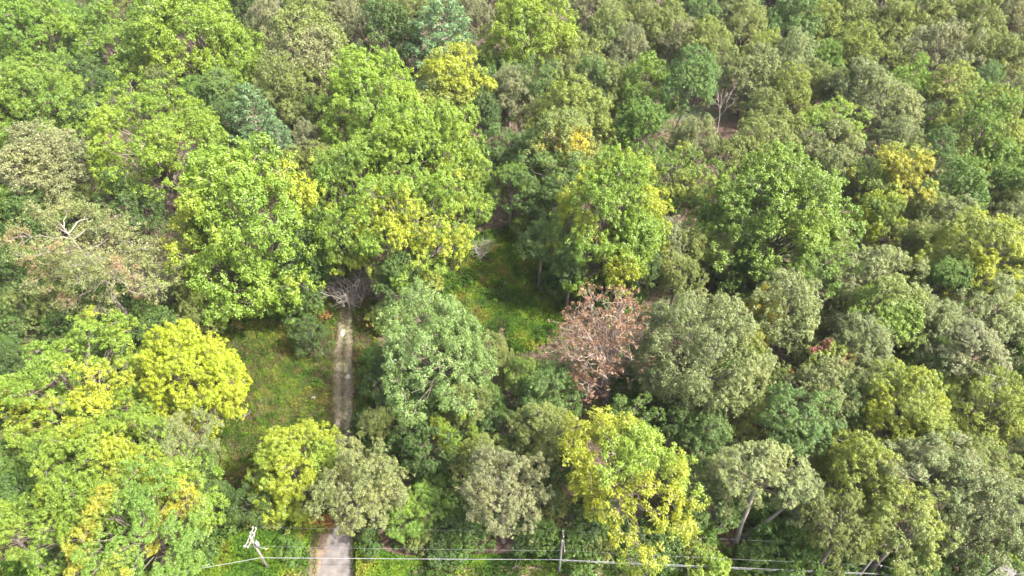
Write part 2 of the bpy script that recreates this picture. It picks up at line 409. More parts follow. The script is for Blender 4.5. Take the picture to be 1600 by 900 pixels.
# ------------------------------------------------------------------ the catalogue of trees
# px, py, width, height of the crown in the photograph, kind, colour, label, options
TREES = [
 # far left
 (50, 45, 150, 115, 'big', 'LG', 'light green clumpy tree in the far left corner of the wood', {}),
 (172, 60, 130, 135, 'tuft', 'LG', 'light green tree just left of the broad yellow-green tree at the back', {}),
 (318, 68, 205, 165, 'big', 'YG', 'broad yellow-green tree with pale limbs showing at the back of the wood', {}),
 (45, 160, 165, 125, 'big', 'LG', 'light green spreading tree at the left edge above the tan-grey tree', {}),
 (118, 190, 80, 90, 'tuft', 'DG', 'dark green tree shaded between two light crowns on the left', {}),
 (237, 212, 215, 140, 'big', 'YG', 'bright yellow-green wide tree behind the half-dead brown-patched tree', {}),
 (70, 250, 155, 105, 'fine', 'TN', 'tan-grey thin-leaved tree behind the half-dead tree at the left', {}),
 (2, 330, 84, 190, 'tuft', 'YG', 'vivid yellow-green tree cut by the left edge beside the half-dead tree', {}),
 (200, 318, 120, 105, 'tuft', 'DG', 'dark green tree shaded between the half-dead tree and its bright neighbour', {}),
 (403, 203, 112, 150, 'conifer', 'BG', 'pale blue-green pine in front of the olive tree at the left', {}),
 (372, 345, 255, 235, 'big', 'YG', 'big yellow-green tree with one grey trunk showing above the left clearing', {'base': (436, 462), 'acc': 'YL', 'amt': .28, 'pale': 1}),
 (110, 120, 70, 80, 'tuft', 'MG', '', {}),
 (250, 130, 60, 60, 'fine', 'OL', '', {}),
 (345, 185, 60, 70, 'tuft', 'DG', '', {}),
 (90, 15, 90, 50, 'tuft', 'MG', '', {}), (235, 12, 70, 60, 'tuft', 'MG', '', {}), (420, 30, 75, 65, 'fine', 'TN', '', {}), (190, 5, 60, 40, 'fine', 'OL', '', {}),
 (480, 18, 80, 60, 'fine', 'OL', '', {}), (490, 88, 150, 140, 'fine', 'OL', 'broad olive round tree left of the dark green tree at the back', {'acc': 'TN', 'amt': .5}),
 (540, 28, 75, 70, 'fine', 'TN', 'tan-grey round tree behind the broad olive tree', {}),
 (440, 140, 110, 100, 'fine', 'OL', '', {}), (478, 215, 60, 80, 'fine', 'TN', '', {}),
 (438, 225, 70, 100, 'conifer', 'BG', '', {}),
 # middle back
 (612, 52, 110, 120, 'tuft', 'DG', 'dark green dense tree left of the tall blue-green pine', {}),
 (694, 62, 145, 150, 'conifer', 'BG', 'tall blue-green pine with layered branches at the back', {}),
 (650, 8, 90, 50, 'fine', 'OL', '', {}), (740, 20, 60, 60, 'fine', 'TN', '', {}), (590, 5, 60, 40, 'fine', 'TN', '', {}),
 (825, 55, 165, 140, 'big', 'YG', 'tall yellow-green tree right of the blue-green pine', {}),
 (572, 155, 175, 150, 'big', 'YG', 'bright yellow-green tree topping the great sunlit clump in the middle', {}),
 (705, 132, 130, 105, 'tuft', 'OY', 'golden-tinged tree in front of the tall blue-green pine', {'acc': 'YL', 'amt': .62}),
 (648, 222, 200, 120, 'big', 'YG', 'yellow-green tree in the heart of the great sunlit clump', {}),
 (560, 300, 160, 190, 'big', 'LG', 'light green tree at the left side of the great sunlit clump', {'acc': 'YG', 'amt': .55}),
 (690, 280, 150, 190, 'big', 'YG', 'yellow-green tree at the right side of the great sunlit clump', {'acc': 'YL', 'amt': .3}),
 (640, 340, 190, 150, 'big', 'YG', 'yellow-green tree with golden sprays fronting the great sunlit clump', {'base': (657, 452), 'acc': 'YL', 'amt': .36, 'pale': 1}),
 (550, 365, 110, 110, 'tuft', 'YG', 'yellow-green tree above the bare brush at the head of the track', {'base': (590, 462), 'acc': 'YL', 'amt': .3, 'pale': 1}),
 (795, 135, 72, 75, 'fine', 'TN', 'small tan-grey tree right of the golden-tinged tree', {}),
 (765, 100, 50, 80, 'fine', 'CG', '', {}),
 (775, 225, 75, 110, 'tuft', 'CG', 'cool green narrow tree right of the great sunlit clump', {}),
 (802, 285, 75, 75, 'tuft', 'MG', 'mid green slender tree with open branches behind the green clearing', {'base': (796, 352), 'pale': 1}),
 (897, 175, 130, 105, 'fine', 'OY', 'yellowish olive tree behind the tree with golden sprays', {}),
 (885, 225, 130, 105, 'fine', 'OL', 'olive tree with golden yellow sprays on its left side', {'acc': 'GD', 'amt': .3}),
 (865, 275, 100, 90, 'tuft', 'CG', 'cool green low tree beneath the tree with golden sprays', {}),
 (1006, 135, 115, 135, 'tuft', 'LG', 'light green tree left of the cool green round tree at the back', {}),
 (1000, 205, 105, 110, 'tuft', 'MG', 'mid green tree in front of the light green tree at the back', {}),
 (1086, 120, 92, 112, 'fine', 'CG', 'cool green round tree on a leaning pale trunk beside the white snag', {'base': (1046, 225), 'pale': 1}),
 (1082, 218, 84, 80, 'fine', 'GR', 'grey-green tree in front of the white snag', {}),
 (968, 330, 190, 175, 'big', 'YG', 'yellow-green spreading tree behind the pinkish dead-leaved tree', {'base': (972, 455), 'acc': 'YL', 'amt': .4}),
 (1058, 282, 115, 105, 'tuft', 'LG', 'light green tree left of the wide pale green tree', {'acc': 'OY', 'amt': .6}),
 (1215, 318, 225, 185, 'big', 'LG', 'wide pale green tree left of the yellow tree', {}),
 (1130, 350, 80, 90, 'tuft', 'MG', '', {}), (1080, 385, 70, 70, 'fine', 'OL', '', {}),
 (848, 370, 80, 66, 'tuft', 'CG', 'low cool green tree at the back of the green clearing', {}),
 # right back
 (950, 50, 95, 85, 'fine', 'OL', '', {}), (900, 90, 80, 80, 'fine', 'OL', '', {}), (935, 12, 80, 60, 'fine', 'TN', '', {}), (1000, 20, 75, 70, 'fine', 'OL', '', {}),
 (930, 120, 70, 70, 'fine', 'CG', '', {}), (1045, 40, 75, 75, 'fine', 'OL', '', {}), (985, 70, 70, 60, 'fine', 'TN', '', {}), (1095, 15, 75, 60, 'fine', 'CG', '', {}),
 (1105, 60, 80, 60, 'fine', 'OY', '', {}), (1130, 95, 75, 70, 'fine', 'OL', '', {}), (1165, 40, 85, 75, 'fine', 'OL', '', {}), (1160, 10, 70, 50, 'fine', 'GR', '', {}),
 (1185, 120, 95, 100, 'fine', 'GR', 'grey-green round tree right of the white snag', {}),
 (1195, 80, 70, 60, 'fine', 'OY', '', {}), (1235, 30, 90, 80, 'fine', 'CG', '', {}), (1283, 35, 75, 75, 'fine', 'OY', '', {}),
 (1240, 88, 90, 75, 'fine', 'GR', '', {}), (1235, 140, 80, 80, 'fine', 'OY', '', {}), (1290, 95, 70, 80, 'fine', 'LG', '', {}), (1330, 20, 80, 65, 'fine', 'OL', '', {}),
 (1340, 75, 90, 75, 'fine', 'OY', '', {}), (1345, 135, 100, 90, 'fine', 'GR', '', {}), (1395, 35, 80, 75, 'fine', 'OL', '', {}), (1400, 95, 70, 70, 'fine', 'OL', '', {}),
 (1425, 125, 85, 70, 'tuft', 'LG', '', {}), (1395, 165, 110, 75, 'fine', 'GR', '', {}), (1450, 20, 80, 60, 'fine', 'OL', '', {}), (1470, 75, 105, 85, 'fine', 'TN', '', {}),
 (1520, 30, 90, 75, 'fine', 'OL', '', {}), (1490, 135, 95, 70, 'fine', 'OY', '', {}), (1535, 85, 80, 75, 'fine', 'OL', '', {}), (1582, 25, 75, 85, 'fine', 'TN', '', {}),
 (1575, 95, 85, 85, 'fine', 'OL', '', {}), (1540, 125, 60, 50, 'fine', 'CG', '', {}), (1590, 150, 70, 65, 'fine', 'GR', '', {}), (1300, 130, 50, 60, 'fine', 'OL', '', {}),
 (1285, 185, 110, 70, 'tuft', 'YG', 'yellow-green low dome peeping over a grey-green crown', {}),
 (1305, 215, 95, 70, 'fine', 'GR', 'grey-green crown in front of the yellow-green low dome', {}),
 (1205, 215, 110, 70, 'fine', 'OL', '', {}), (1160, 240, 90, 60, 'fine', 'OL', '', {}), (1405, 215, 80, 60, 'fine', 'GR', '', {}), (1455, 185, 60, 70, 'fine', 'DG', '', {}),
 (1398, 275, 125, 95, 'tuft', 'OY', 'golden yellow tree right of the wide pale green tree', {'acc': 'YO', 'amt': .6}),
 (1368, 340, 90, 100, 'tuft', 'YL', 'yellow tree in front of the golden yellow tree', {'acc': 'MG', 'amt': .45}),
 (1535, 215, 150, 150, 'big', 'LG', 'light green broad tree near the right edge with yellowing underside', {'acc': 'OY', 'amt': .55}),
 (1500, 300, 110, 120, 'tuft', 'MG', 'mid green tree below the light green broad tree at right', {}),
 (1595, 250, 60, 110, 'tuft', 'LG', '', {}), (1572, 292, 80, 70, 'tuft', 'MG', '', {'T': 13}), (1440, 330, 70, 80, 'fine', 'OL', '', {}), (1590, 330, 60, 60, 'fine', 'GR', '', {}),
 (1432, 370, 60, 50, 'fine', 'OL', '', {'acc': 'OR', 'amt': .3}),
 # middle right
 (1270, 412, 115, 85, 'tuft', 'LG', 'light green clump between two grey-green crowns', {}),
 (1372, 425, 125, 95, 'fine', 'GR', '', {}), (1398, 490, 135, 110, 'fine', 'OL', '', {'acc': 'LG', 'amt': .55}),
 (1532, 395, 165, 125, 'big', 'OY', 'yellowish olive dome near the right edge', {'acc': 'YL', 'amt': .5}),
 (1475, 440, 100, 90, 'tuft', 'MG', '', {}), (1560, 480, 120, 90, 'fine', 'GR', '', {}), (1465, 510, 110, 90, 'fine', 'GR', '', {}), (1580, 410, 80, 80, 'fine', 'OL', '', {}),
 (1520, 540, 120, 90, 'fine', 'TN', '', {}), (1463, 560, 85, 85, 'tuft', 'LG', 'small light green tree among grey-green crowns at right', {}),
 (1590, 530, 80, 90, 'fine', 'GR', '', {}), (1350, 530, 110, 90, 'fine', 'GR', '', {}),
 (1226, 486, 150, 150, 'fine', 'GR', 'grey-green round tree behind the golden bush', {}),
 (1085, 540, 205, 195, 'finebig', 'GR', 'big round grey-green tree right of the pinkish dead-leaved tree', {'base': (1045, 650)}),
 (1168, 540, 70, 90, 'fine', 'OY', '', {}),
 (1194, 492, 88, 88, 'tuft', 'OL', 'small bush with golden yellow sprays beside the big round grey-green tree', {'acc': 'GD', 'amt': .75, 'T': 15}),
 (1302, 556, 72, 40, 'bush', 'OY', 'small tree with crimson sprays among grey-green crowns', {'acc': 'RD', 'amt': .42, 'T': 13}),
 (1290, 600, 110, 70, 'fine', 'GR', '', {}), (1205, 600, 70, 70, 'bush', 'OL', 'small bush turning orange right of the big round grey-green tree', {'acc': 'OR', 'amt': .4, 'T': 12}),
 (1250, 655, 120, 90, 'fine', 'CG', '', {}), (1330, 620, 80, 60, 'fine', 'DG', '', {}),
 (1422, 640, 155, 140, 'big', 'OY', 'yellowish olive broad tree at right behind the tangled grey crowns', {'acc': 'YL', 'amt': .4}),
 (1545, 630, 140, 190, 'finebig', 'OY', 'tall olive tree at the right edge', {}),
 (1105, 680, 92, 100, 'fine', 'CG', 'cool green dense small tree right of the big yellow tree', {}),
 (1170, 640, 70, 80, 'fine', 'OL', '', {}), (1060, 650, 60, 60, 'tuft', 'DG', '', {}),
 (1343, 745, 150, 150, 'fine', 'OY', '', {}), (1465, 735, 160, 120, 'fine', 'GR', '', {'acc': 'TN', 'amt': .5}), (1545, 735, 110, 80, 'fine', 'OL', '', {}),
 (1420, 820, 150, 130, 'fine', 'OL', '', {'acc': 'OY', 'amt': .5}), (1540, 805, 165, 150, 'fine', 'GR', '', {'acc': 'TN', 'amt': .5}), (1590, 860, 60, 70, 'tuft', 'LG', '', {}),
 (1318, 825, 110, 70, 'fine', 'OL', '', {}),
 (1192, 730, 122, 88, 'fine', 'GR', 'grey-green tree on a leaning pale trunk near the road', {'base': (1150, 846), 'pale': 1}),
 (1252, 768, 86, 108, 'fine', 'GR', 'pale grey-green narrow tree right of the leaning pale trunk', {'base': (1165, 838), 'pale': 1, 'acc': 'TN', 'amt': .5}),
 (1140, 790, 80, 70, 'tuft', 'MG', '', {'T': 9}), (1240, 860, 110, 60, 'bush', 'MG', '', {'T': 4}),
 (1112, 892, 75, 36, 'bush', 'YG', 'bright yellow-green bush against the road wires', {'T': 5}),
 # middle front
 (685, 526, 212, 130, 'spray', 'MG', 'mid green open tree right of the track', {'acc': 'CG', 'amt': .45, 'col': (154, 186, 98)}),
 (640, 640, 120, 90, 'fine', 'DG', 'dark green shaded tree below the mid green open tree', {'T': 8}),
 (825, 585, 70, 85, 'tuft', 'LG', 'slim light green sapling left of the pinkish dead-leaved tree', {}),
 (705, 665, 78, 95, 'tuft', 'YG', 'narrow yellow-green tree between the track and the big yellow tree', {'acc': 'YL', 'amt': .4, 'T': 13}),
 (765, 620, 60, 70, 'tuft', 'MG', '', {'T': 10}), (760, 660, 50, 60, 'fine', 'DG', '', {'T': 9}),
 (850, 665, 105, 95, 'fine', 'OL', 'olive tree behind the big yellow tree on its left', {}),
 (785, 765, 140, 125, 'fine', 'TN', 'tan-grey tree left of the big yellow tree', {}),
 (982, 722, 234, 140, 'spray', 'BY', 'big vivid yellow open tree behind the road wires', {'base': (955, 828), 'acc': 'YG', 'amt': .62, 'col': (206, 210, 42)}),
 (975, 660, 100, 64, 'tuft', 'MG', '', {}),
 (568, 758, 145, 120, 'fine', 'GR', 'grey-green tree leaning over the track', {'T': 13}),
 (638, 800, 95, 95, 'spray', 'LG', 'light green big-leaved tree right of the track near the road', {'T': 9}),
 (456, 720, 146, 180, 'big', 'YL', 'yellow tree left of the track', {'acc': 'YG', 'amt': .5, 'T': 15}),
 # front left
 (302, 572, 152, 152, 'big', 'BY', 'most vivid yellow tree in front of the left clearing', {'base': (342, 664), 'acc': 'YL', 'amt': .2, 'pale': 1}),
 (118, 602, 230, 160, 'big', 'YG', 'yellow-green broad tree left of the most vivid yellow tree', {'base': (180, 690), 'acc': 'YL', 'amt': .3}),
 (205, 645, 95, 80, 'tuft', 'YG', '', {'acc': 'YL', 'amt': .3}),
 (150, 742, 215, 165, 'big', 'YG', 'large light green tree with yellow sprays at the near left', {'acc': 'YL', 'amt': .4}),
 (215, 815, 210, 125, 'big', 'LG', 'light green tree with orange-yellow sprays nearest the road at the left', {'acc': 'YO', 'amt': .34}),
 (95, 815, 150, 110, 'tuft', 'YG', '', {}),
 (268, 775, 135, 140, 'tuft', 'YG', '', {}),
 (272, 690, 110, 85, 'fine', 'GR', 'grey-green tree between the vivid yellow tree and the large light green one', {}),
 (8, 815, 90, 140, 'tuft', 'YG', 'yellow-green tree cut by the left edge near the road', {'base': (72, 892), 'pale': 1}),
 (22, 690, 70, 80, 'fine', 'OL', '', {}), (12, 560, 70, 150, 'fine', 'DG', 'dark green tree at the left edge behind the yellow-green broad tree', {}),
 (75, 720, 80, 80, 'fine', 'MG', '', {}), 
 (277, 472, 85, 66, 'fine', 'GR', 'low wispy grey-green tree at the foot of the half-dead tree', {'T': 6}),
 (482, 520, 66, 130, 'fine', 'DG', 'dark green column of bushes between the left clearing and the track', {'T': 9}),
]
LANDMARKS = [
 ('white snag', 1125, 165), ('blue-green pine', 694, 66), ('golden yellow tree', 1398, 275), ('wide pale green tree', 1215, 318),
 ('pinkish dead-leaved tree', 945, 540), ('big yellow tree', 985, 742), ('big round grey-green tree', 1085, 540), ('half-dead tree', 160, 400),
 ('most vivid yellow tree', 302, 570), ('track', 537, 600), ('great sunlit clump', 640, 290), ('green clearing', 790, 440), ('road wires', 1000, 868),
 ('light green broad tree', 1535, 215), ('golden bush', 1194, 492), ('left clearing', 420, 560), ('cool green round tree', 1086, 120),
 ('broad yellow-green tree', 318, 68), ('leaning pale trunk', 1165, 815), ('grey bare crown', 1335, 660), ('tall olive tree', 1545, 630),
 ('yellow-green low dome', 1285, 185), ('large light green tree', 190, 765), ('crimson-sprayed tree', 1302, 556), ('broad olive tree', 490, 88), ('tree with golden sprays', 870, 225),
 ('yellowish olive dome', 1532, 395), ('tall yellow-green tree', 825, 55),
]
used_labels = set()
def relation(px, py, lm):
    dx, dy = px - lm[1], py - lm[2]
    far = math.hypot(dx, dy)
    adv = 'just ' if far < 75 else ('' if far < 170 else 'well ')
    ang = math.degrees(math.atan2(-dy, dx)) % 360
    names = ['right of', 'behind and right of', 'behind', 'behind and left of', 'left of', 'in front and left of', 'in front of', 'in front and right of']
    return adv + names[int((ang + 22.5) // 45) % 8] + ' the ' + lm[0]

def auto_label(px, py, size, colour, form):
    lms = sorted(LANDMARKS, key=lambda l: math.hypot(px - l[1], (py - l[2])))
    for lm in lms[:4]:
        s = f"{size} {colour} {form} {relation(px, py, lm)}"
        if s not in used_labels and len(s.split()) <= 16:
            used_labels.add(s); return s
    for lm in lms[:3]:
        for l2 in lms[:5]:
            if l2 is lm: continue
            s = f"{colour} {form} {relation(px, py, lm).replace('just ', '')}, {relation(px, py, l2).replace('just ', '')}"
            if s not in used_labels and len(s.split()) <= 16:
                used_labels.add(s); return s
    for lm in lms[:8]:
        for pos in ('topmost', 'lowest', 'outermost', 'innermost'):
            s = f"{pos} {colour} {form} {relation(px, py, lm)}"
            if s not in used_labels and len(s.split()) <= 16:
                used_labels.add(s); return s
    raise ValueError('label')

def jitter(c, g, k=0.06):
    v = g.normal(0, k); hsh = g.normal(0, k * .4)
    return (max(0.003, c[0] * (1 + v + hsh)), max(0.003, c[1] * (1 + v)), max(0.003, c[2] * (1 + v - hsh)))

FORM = {'big': 'clumpy tree', 'tuft': 'clumpy tree', 'fine': 'fine-leaved tree', 'finebig': 'fine-leaved tree', 'spray': 'open tree', 'bush': 'bush', 'conifer': 'pine'}
placed = []          # px, py, w, h as it really projects
pick = {}

def solve_tree(px, py, wpx, hpx, T=None, bpx=None):
    hc = 14.0
    for _ in range(6):
        c = at_z(px, py, hc); d = proj(c)[2]
        rx = wpx * d / (2 * FPX); hh = hpx * d / (2 * FPX)
        v = c - np.array([0, 0, CAM_H]); th = math.asin(-v[2] / np.linalg.norm(v))
        rz = math.sqrt(max(0.05, hh * hh - (rx * math.sin(th)) ** 2)) / max(.3, math.cos(th))
        rz = min(max(rz, .52 * rx), 1.3 * rx)
        if bpx is not None:
            B = at_z(*bpx, 0); c = at_y(px, py, B[1] + .0); hc = c[2]
            hc = min(max(hc, rz + 1.2), 26)
        else:
            t = T if T else min(25.0, max(8.0, 9.5 + 1.25 * rx))
            hc = max(t - rz, rz * .9 + .6)
    c = at_z(px, py, hc)
    return c, rx, rz

def put_tree(px, py, wpx, hpx, kind, code, label='', opt=None, cat='tree', name=None, group='trees of the wood', shade=1.0):
    opt = opt or {}
    c, rx, rz = solve_tree(px, py, wpx, hpx, opt.get('T'), opt.get('base'))
    B = at_z(*opt['base'], 0) if 'base' in opt else np.array([c[0] + rng.normal(0, .25), c[1] + rng.normal(0, .25), 0])
    i = pick.get(kind, -1) + 1; pick[kind] = i
    g = rng
    me = min(CR[kind], key=lambda m: abs(math.log((rz / rx) / (m['rz'] / m['rx']))) + g.uniform(0, .30))
    root = empty(name or ('pine_tree' if kind == 'conifer' else ('bush' if kind == 'bush' else 'tree')), (B[0], B[1], 0), 0)
    cr = link('crown', me, root)
    cr.location = (c[0] - B[0], c[1] - B[1], c[2])
    cr.rotation_euler = (0, 0, g.uniform(0, 6.28))
    k = g.uniform(.96, 1.04)
    cr.scale = (rx / me['rx'] * k, rx / me['rx'] / k, rx / me['rx'] * min(1.22, max(.62, (rz / me['rz']) / (rx / me['rx']))))
    col = tuple(v / KLEAF for v in lin(opt['col'])) if 'col' in opt else base(code)
    col = jitter(col, g)
    cr.color = (*[v * shade for v in col], 1)
    a = base(opt['acc']) if 'acc' in opt else tuple(min(1, v * f) for v, f in zip(col, (1.04, 1.03, .96)))
    cr['accent'] = [float(v) for v in a]; cr['accent_amount'] = float(opt.get('amt', .35) - .15)
    # trunk: from the ground to the middle of the crown
    pool = TRUNKP if opt.get('pale') else TRUNK
    tr = link('trunk', pool[i % len(pool)], root)
    v = Vector((c[0] - B[0], c[1] - B[1], c[2] - rz * .35 + .6))
    r = 0.10 + 0.030 * rx + 0.006 * c[2]
    tr.rotation_euler = v.to_track_quat('Z', 'Y').to_euler()
    tr.location = -v.normalized() * .4; tr.scale = (r, r, v.length + .4)
    sz = 'small' if rx < 4.5 else ('broad' if rx > 7 else 'mid-sized')
    form = FORM[kind] if cat == 'tree' else 'bush'
    lab = label or auto_label(px, py, sz, CWORD.get(code, 'green'), form)
    used_labels.add(lab)
    tag(root, lab, 'pine' if kind == 'conifer' else ('bush' if kind == 'bush' or cat == 'bush' else 'tree'), group)
    placed.append((px, py, wpx, hpx))
    return root

for t in TREES:
    put_tree(*t[:6], t[6], t[7])

# ------------------------------------------------------------------ open ground, as outlines in the photograph
TRACK_L = [(512, 905), (514, 870), (518, 835), (526, 800), (527, 740), (523, 690), (522, 640), (520, 600), (523, 560), (528, 520), (532, 490), (536, 470)]
TRACK_R = [(548, 905), (548, 870), (549, 835), (548, 800), (547, 740), (548, 690), (550, 640), (552, 600), (550, 560), (551, 520), (549, 490), (548, 470)]
OPEN = [
 [(322, 486), (400, 470), (450, 478), (512, 470), (536, 470), (590, 470), (600, 500), (585, 560), (580, 700), (560, 905), (490, 905), (500, 720), (450, 705), (405, 715), (385, 800), (345, 800), (340, 740), (325, 690), (330, 640), (380, 600), (345, 540)],
 [(640, 470), (655, 425), (700, 405), (760, 362), (830, 358), (890, 410), (905, 470), (870, 530), (800, 560), (785, 500), (775, 545), (725, 525), (690, 480)],
 [(-40, 905), (-40, 880), (120, 872), (250, 845), (380, 815), (480, 800), (510, 830), (560, 860), (640, 872), (860, 862), (1100, 870), (1250, 892), (1250, 905)],
]
def in_poly(x, y, poly):
    r = np.zeros(np.shape(x), bool); j = len(poly) - 1
    for i in range(len(poly)):
        xi, yi = poly[i]; xj, yj = poly[j]
        if yi != yj:
            r ^= ((yi > y) != (yj > y)) & (x < (xj - xi) * (y - yi) / (yj - yi) + xi)
        j = i
    return r

# ------------------------------------------------------------------ smaller trees where the catalogue leaves gaps in the canopy
STEP = 8
gx, gy = np.meshgrid(np.arange(-60, 1661, STEP), np.arange(-30, 905, STEP))
cov = np.zeros(gx.shape, bool)
for p in OPEN: cov |= in_poly(gx, gy, p)
for (px, py, a, b) in placed: cov |= ((gx - px) / (a * .42)) ** 2 + ((gy - py) / (b * .42)) ** 2 < 1
cov |= ((gx - 945) / 75) ** 2 + ((gy - 540) / 75) ** 2 < 1           # the dead-leaved tree
cov |= ((gx - 160) / 130) ** 2 + ((gy - 410) / 95) ** 2 < 1          # the half-dead tree
cov |= ((gx - 1122) / 32) ** 2 + ((gy - 185) / 30) ** 2 < 1          # bare floor round the snag
cov |= ((gx - 1338) / 30) ** 2 + ((gy - 660) / 30) ** 2 < 1
cov |= ((gx - 552) / 40) ** 2 + ((gy - 445) / 45) ** 2 < 1
glade = in_poly(gx, gy, OPEN[0]) | in_poly(gx, gy, OPEN[1])
fill_rng = np.random.default_rng(5)
for px in range(-30, 1640, 78):                                      # the next row of crowns, cut by the top edge of the photograph
    q = px + fill_rng.uniform(-14, 14)
    put_tree(q, -24 + fill_rng.uniform(-8, 8), fill_rng.uniform(92, 116), fill_rng.uniform(66, 80), 'fine', ['OL', 'GR', 'OL', 'TN', 'CG', 'MG'][fill_rng.integers(6)], '', {'T': 19}, group='trees along the far edge')
    cov |= ((gx - q) / 52) ** 2 + ((gy + 30) / 44) ** 2 < 1
n_fill = 0
while n_fill < 170:
    free = np.argwhere(~cov)
    if len(free) < 6: break
    q = free[fill_rng.integers(len(free))]
    px, py = float(gx[tuple(q)]), float(gy[tuple(q)])
    near = 1 + py / 900 * .5
    wp = fill_rng.uniform(52, 92) * near; hp = wp * fill_rng.uniform(.85, 1.05)
    ell = ((gx - px) / (wp * .5)) ** 2 + ((gy - py) / (hp * .5)) ** 2 < 1
    if (glade & ell).sum() > .12 * ell.sum(): wp *= .55; hp *= .55
    if px > 880 and py < 400: codes = ['OL', 'GR', 'TN', 'OY', 'CG', 'OL']
    elif px > 1100: codes = ['OL', 'GR', 'DG', 'GR', 'MG']
    elif py > 560: codes = ['DG', 'MG', 'CG', 'OL', 'DG']
    else: codes = ['DG', 'MG', 'CG', 'DG', 'OL']
    code = codes[fill_rng.integers(len(codes))]
    kind = 'fine' if code in ('OL', 'GR', 'TN', 'OY') else ('tuft' if fill_rng.uniform() < .6 else 'fine')
    if py > 780:                                                     # by the road only low bushes
        wp *= .62; hp *= .55
        put_tree(px, py, wp, hp, 'bush', ['DG', 'MG', 'MG', 'OL'][fill_rng.integers(4)], '', {'T': fill_rng.uniform(2.2, 3.6)}, group='low bushes by the road')
        cov |= ((gx - px) / (wp * .5)) ** 2 + ((gy - py) / (hp * .55)) ** 2 < 1
        n_fill += 1; continue
    T = fill_rng.uniform(11, 17) if py < 450 else fill_rng.uniform(8, 13)
    if wp < 55: T = min(T, 6)
    put_tree(px, py, wp, hp, kind, code, '', {'T': T}, group='lesser trees filling gaps in the canopy')
    cov |= ((gx - px) / (wp * .44)) ** 2 + ((gy - py) / (hp * .44)) ** 2 < 1
    n_fill += 1
print("catalogue", len(TREES), "fill", n_fill)
# ------------------------------------------------------------------ trees built limb by limb: dead-leaved, half-dead, bare snags
def limb_tree(name, label, B, top, limbs, mat, r0, leafy=None, cat='tree', twigs=2, group=None, seed=0, fork=0.45, sub=4, leaf=None, crown_col=None, acc=None, amt=0):
    """trunk B->top; limbs: list of (start fraction, end point). Each limb a part with its own twigs; leaf tufts on the twigs form the crown."""
    g = np.random.default_rng(seed)
    B = np.asarray(B, float); top = np.asarray(top, float)
    root = empty(name, B)
    tk = bent(B * 0, top - B, 7, .015, g=g)
    tb = Tubes(); tb.add(np.vstack([[0, 0, -.5], tk]), np.concatenate([[r0 * 1.5], np.linspace(r0, r0 * .22, 7)]), 8)
    link('trunk', tb.mesh('trunk_mesh', mat), root)
    tips, dirs = [], []
    for (f, e) in limbs:
        e = np.asarray(e, float) - B
        k = f * 6; i = int(min(5, k)); a = tk[i] + (tk[i + 1] - tk[i]) * (k - i)
        L = np.linalg.norm(e - a); lb = Tubes()
        ra = r0 * (.55 - .25 * f) * min(1.2, .5 + L / 8)
        P = bent(a, e, 7, .05, .05, g=g); lb.add(P, np.linspace(ra, ra * .22, 7), 6)
        for s in range(sub + int(L * .5)):
            u = g.uniform(.3, 1.0); j = int(min(5, u * 6)); p = P[j] + (P[j + 1] - P[j]) * (u * 6 - j)
            dv = norm(norm(P[-1] - P[0]) * .75 + g.normal(0, .55, 3) + UP * .3)
            l2 = L * g.uniform(.22, fork) * (1.25 - .5 * u)
            Q = bent(p, p + dv * l2, 5, .07, .03, g=g); lb.add(Q, np.linspace(ra * .38, ra * .10, 5), 5, cap=False)
            tips.append(Q[-1]); dirs.append(dv)
            for _ in range(twigs):
                v = g.uniform(.35, 1); jj = int(min(3, v * 4)); q = Q[jj]
                dw = norm(dv + g.normal(0, .6, 3) + UP * .15); l3 = l2 * g.uniform(.3, .6)
                W = bent(q, q + dw * l3, 4, .08, g=g); lb.add(W, np.linspace(ra * .17, ra * .06, 4), 4, cap=False)
                tips.append(W[-1]); dirs.append(dw); tips.append(W[2]); dirs.append(dw)
        link('limb', lb.mesh('limb_mesh', mat), root)
    if leaf:
        C = np.array(tips); D = norm(np.array(dirs) + UP * .2)
        sel = g.uniform(size=len(C)) < leaf.get('keep', 1.0)
        C, D = C[sel], D[sel]
        C = np.concatenate([C + g.normal(0, leaf.get('jit', .3), C.shape) for _ in range(leaf.get('rep', 1))]); D = np.concatenate([D] * leaf.get('rep', 1))
        P, V = clump_leaves(C, D, g.uniform(*leaf['rc'], len(C)), leaf['m'], leaf['ln'], leaf['wd'], g, .6, .45)
        at = leaf_attrs(P, g, acc_freq=leaf.get('af', .55))
        me = quads_mesh('crown_mesh', V, np.arange(len(P) * 4).reshape(-1, 4), [M_LEAF], None, at)
        cr = link('crown', me, root)
        cr.color = (*crown_col, 1)
        cr['accent'] = [float(v) for v in (acc or crown_col)]; cr['accent_amount'] = float(amt)
    tag(root, label, cat, group)
    return root

# pinkish dead-leaved tree
B = at_z(950, 628, 0); g5 = np.random.default_rng(55)
ctr = at_y(943, 540, B[1]); rx = 80 * proj(ctr)[2] / FPX
lm = []
for d in fib(34, g5):
    if d[2] < -.25: continue
    e = ctr + d * np.array([rx, rx, rx * 1.12]) * g5.uniform(.78, .98)
    lm.append((min(.75, max(.22, .34 + .30 * d[2] + g5.uniform(-.1, .1))), e))
limb_tree('dead_leaved_tree', 'pinkish brown dead-leaved tree with pale bare limbs showing through', B, ctr + np.array([0, 0, rx * .55]), lm, M_ROSY, .26,
          seed=3, sub=6, twigs=2, leaf={'rc': (.3, .55), 'm': 16, 'ln': .30, 'wd': .16, 'keep': .55, 'rep': 1, 'jit': .2}, crown_col=base('PK'), acc=base('BR'), amt=.3, group='trees of the wood')

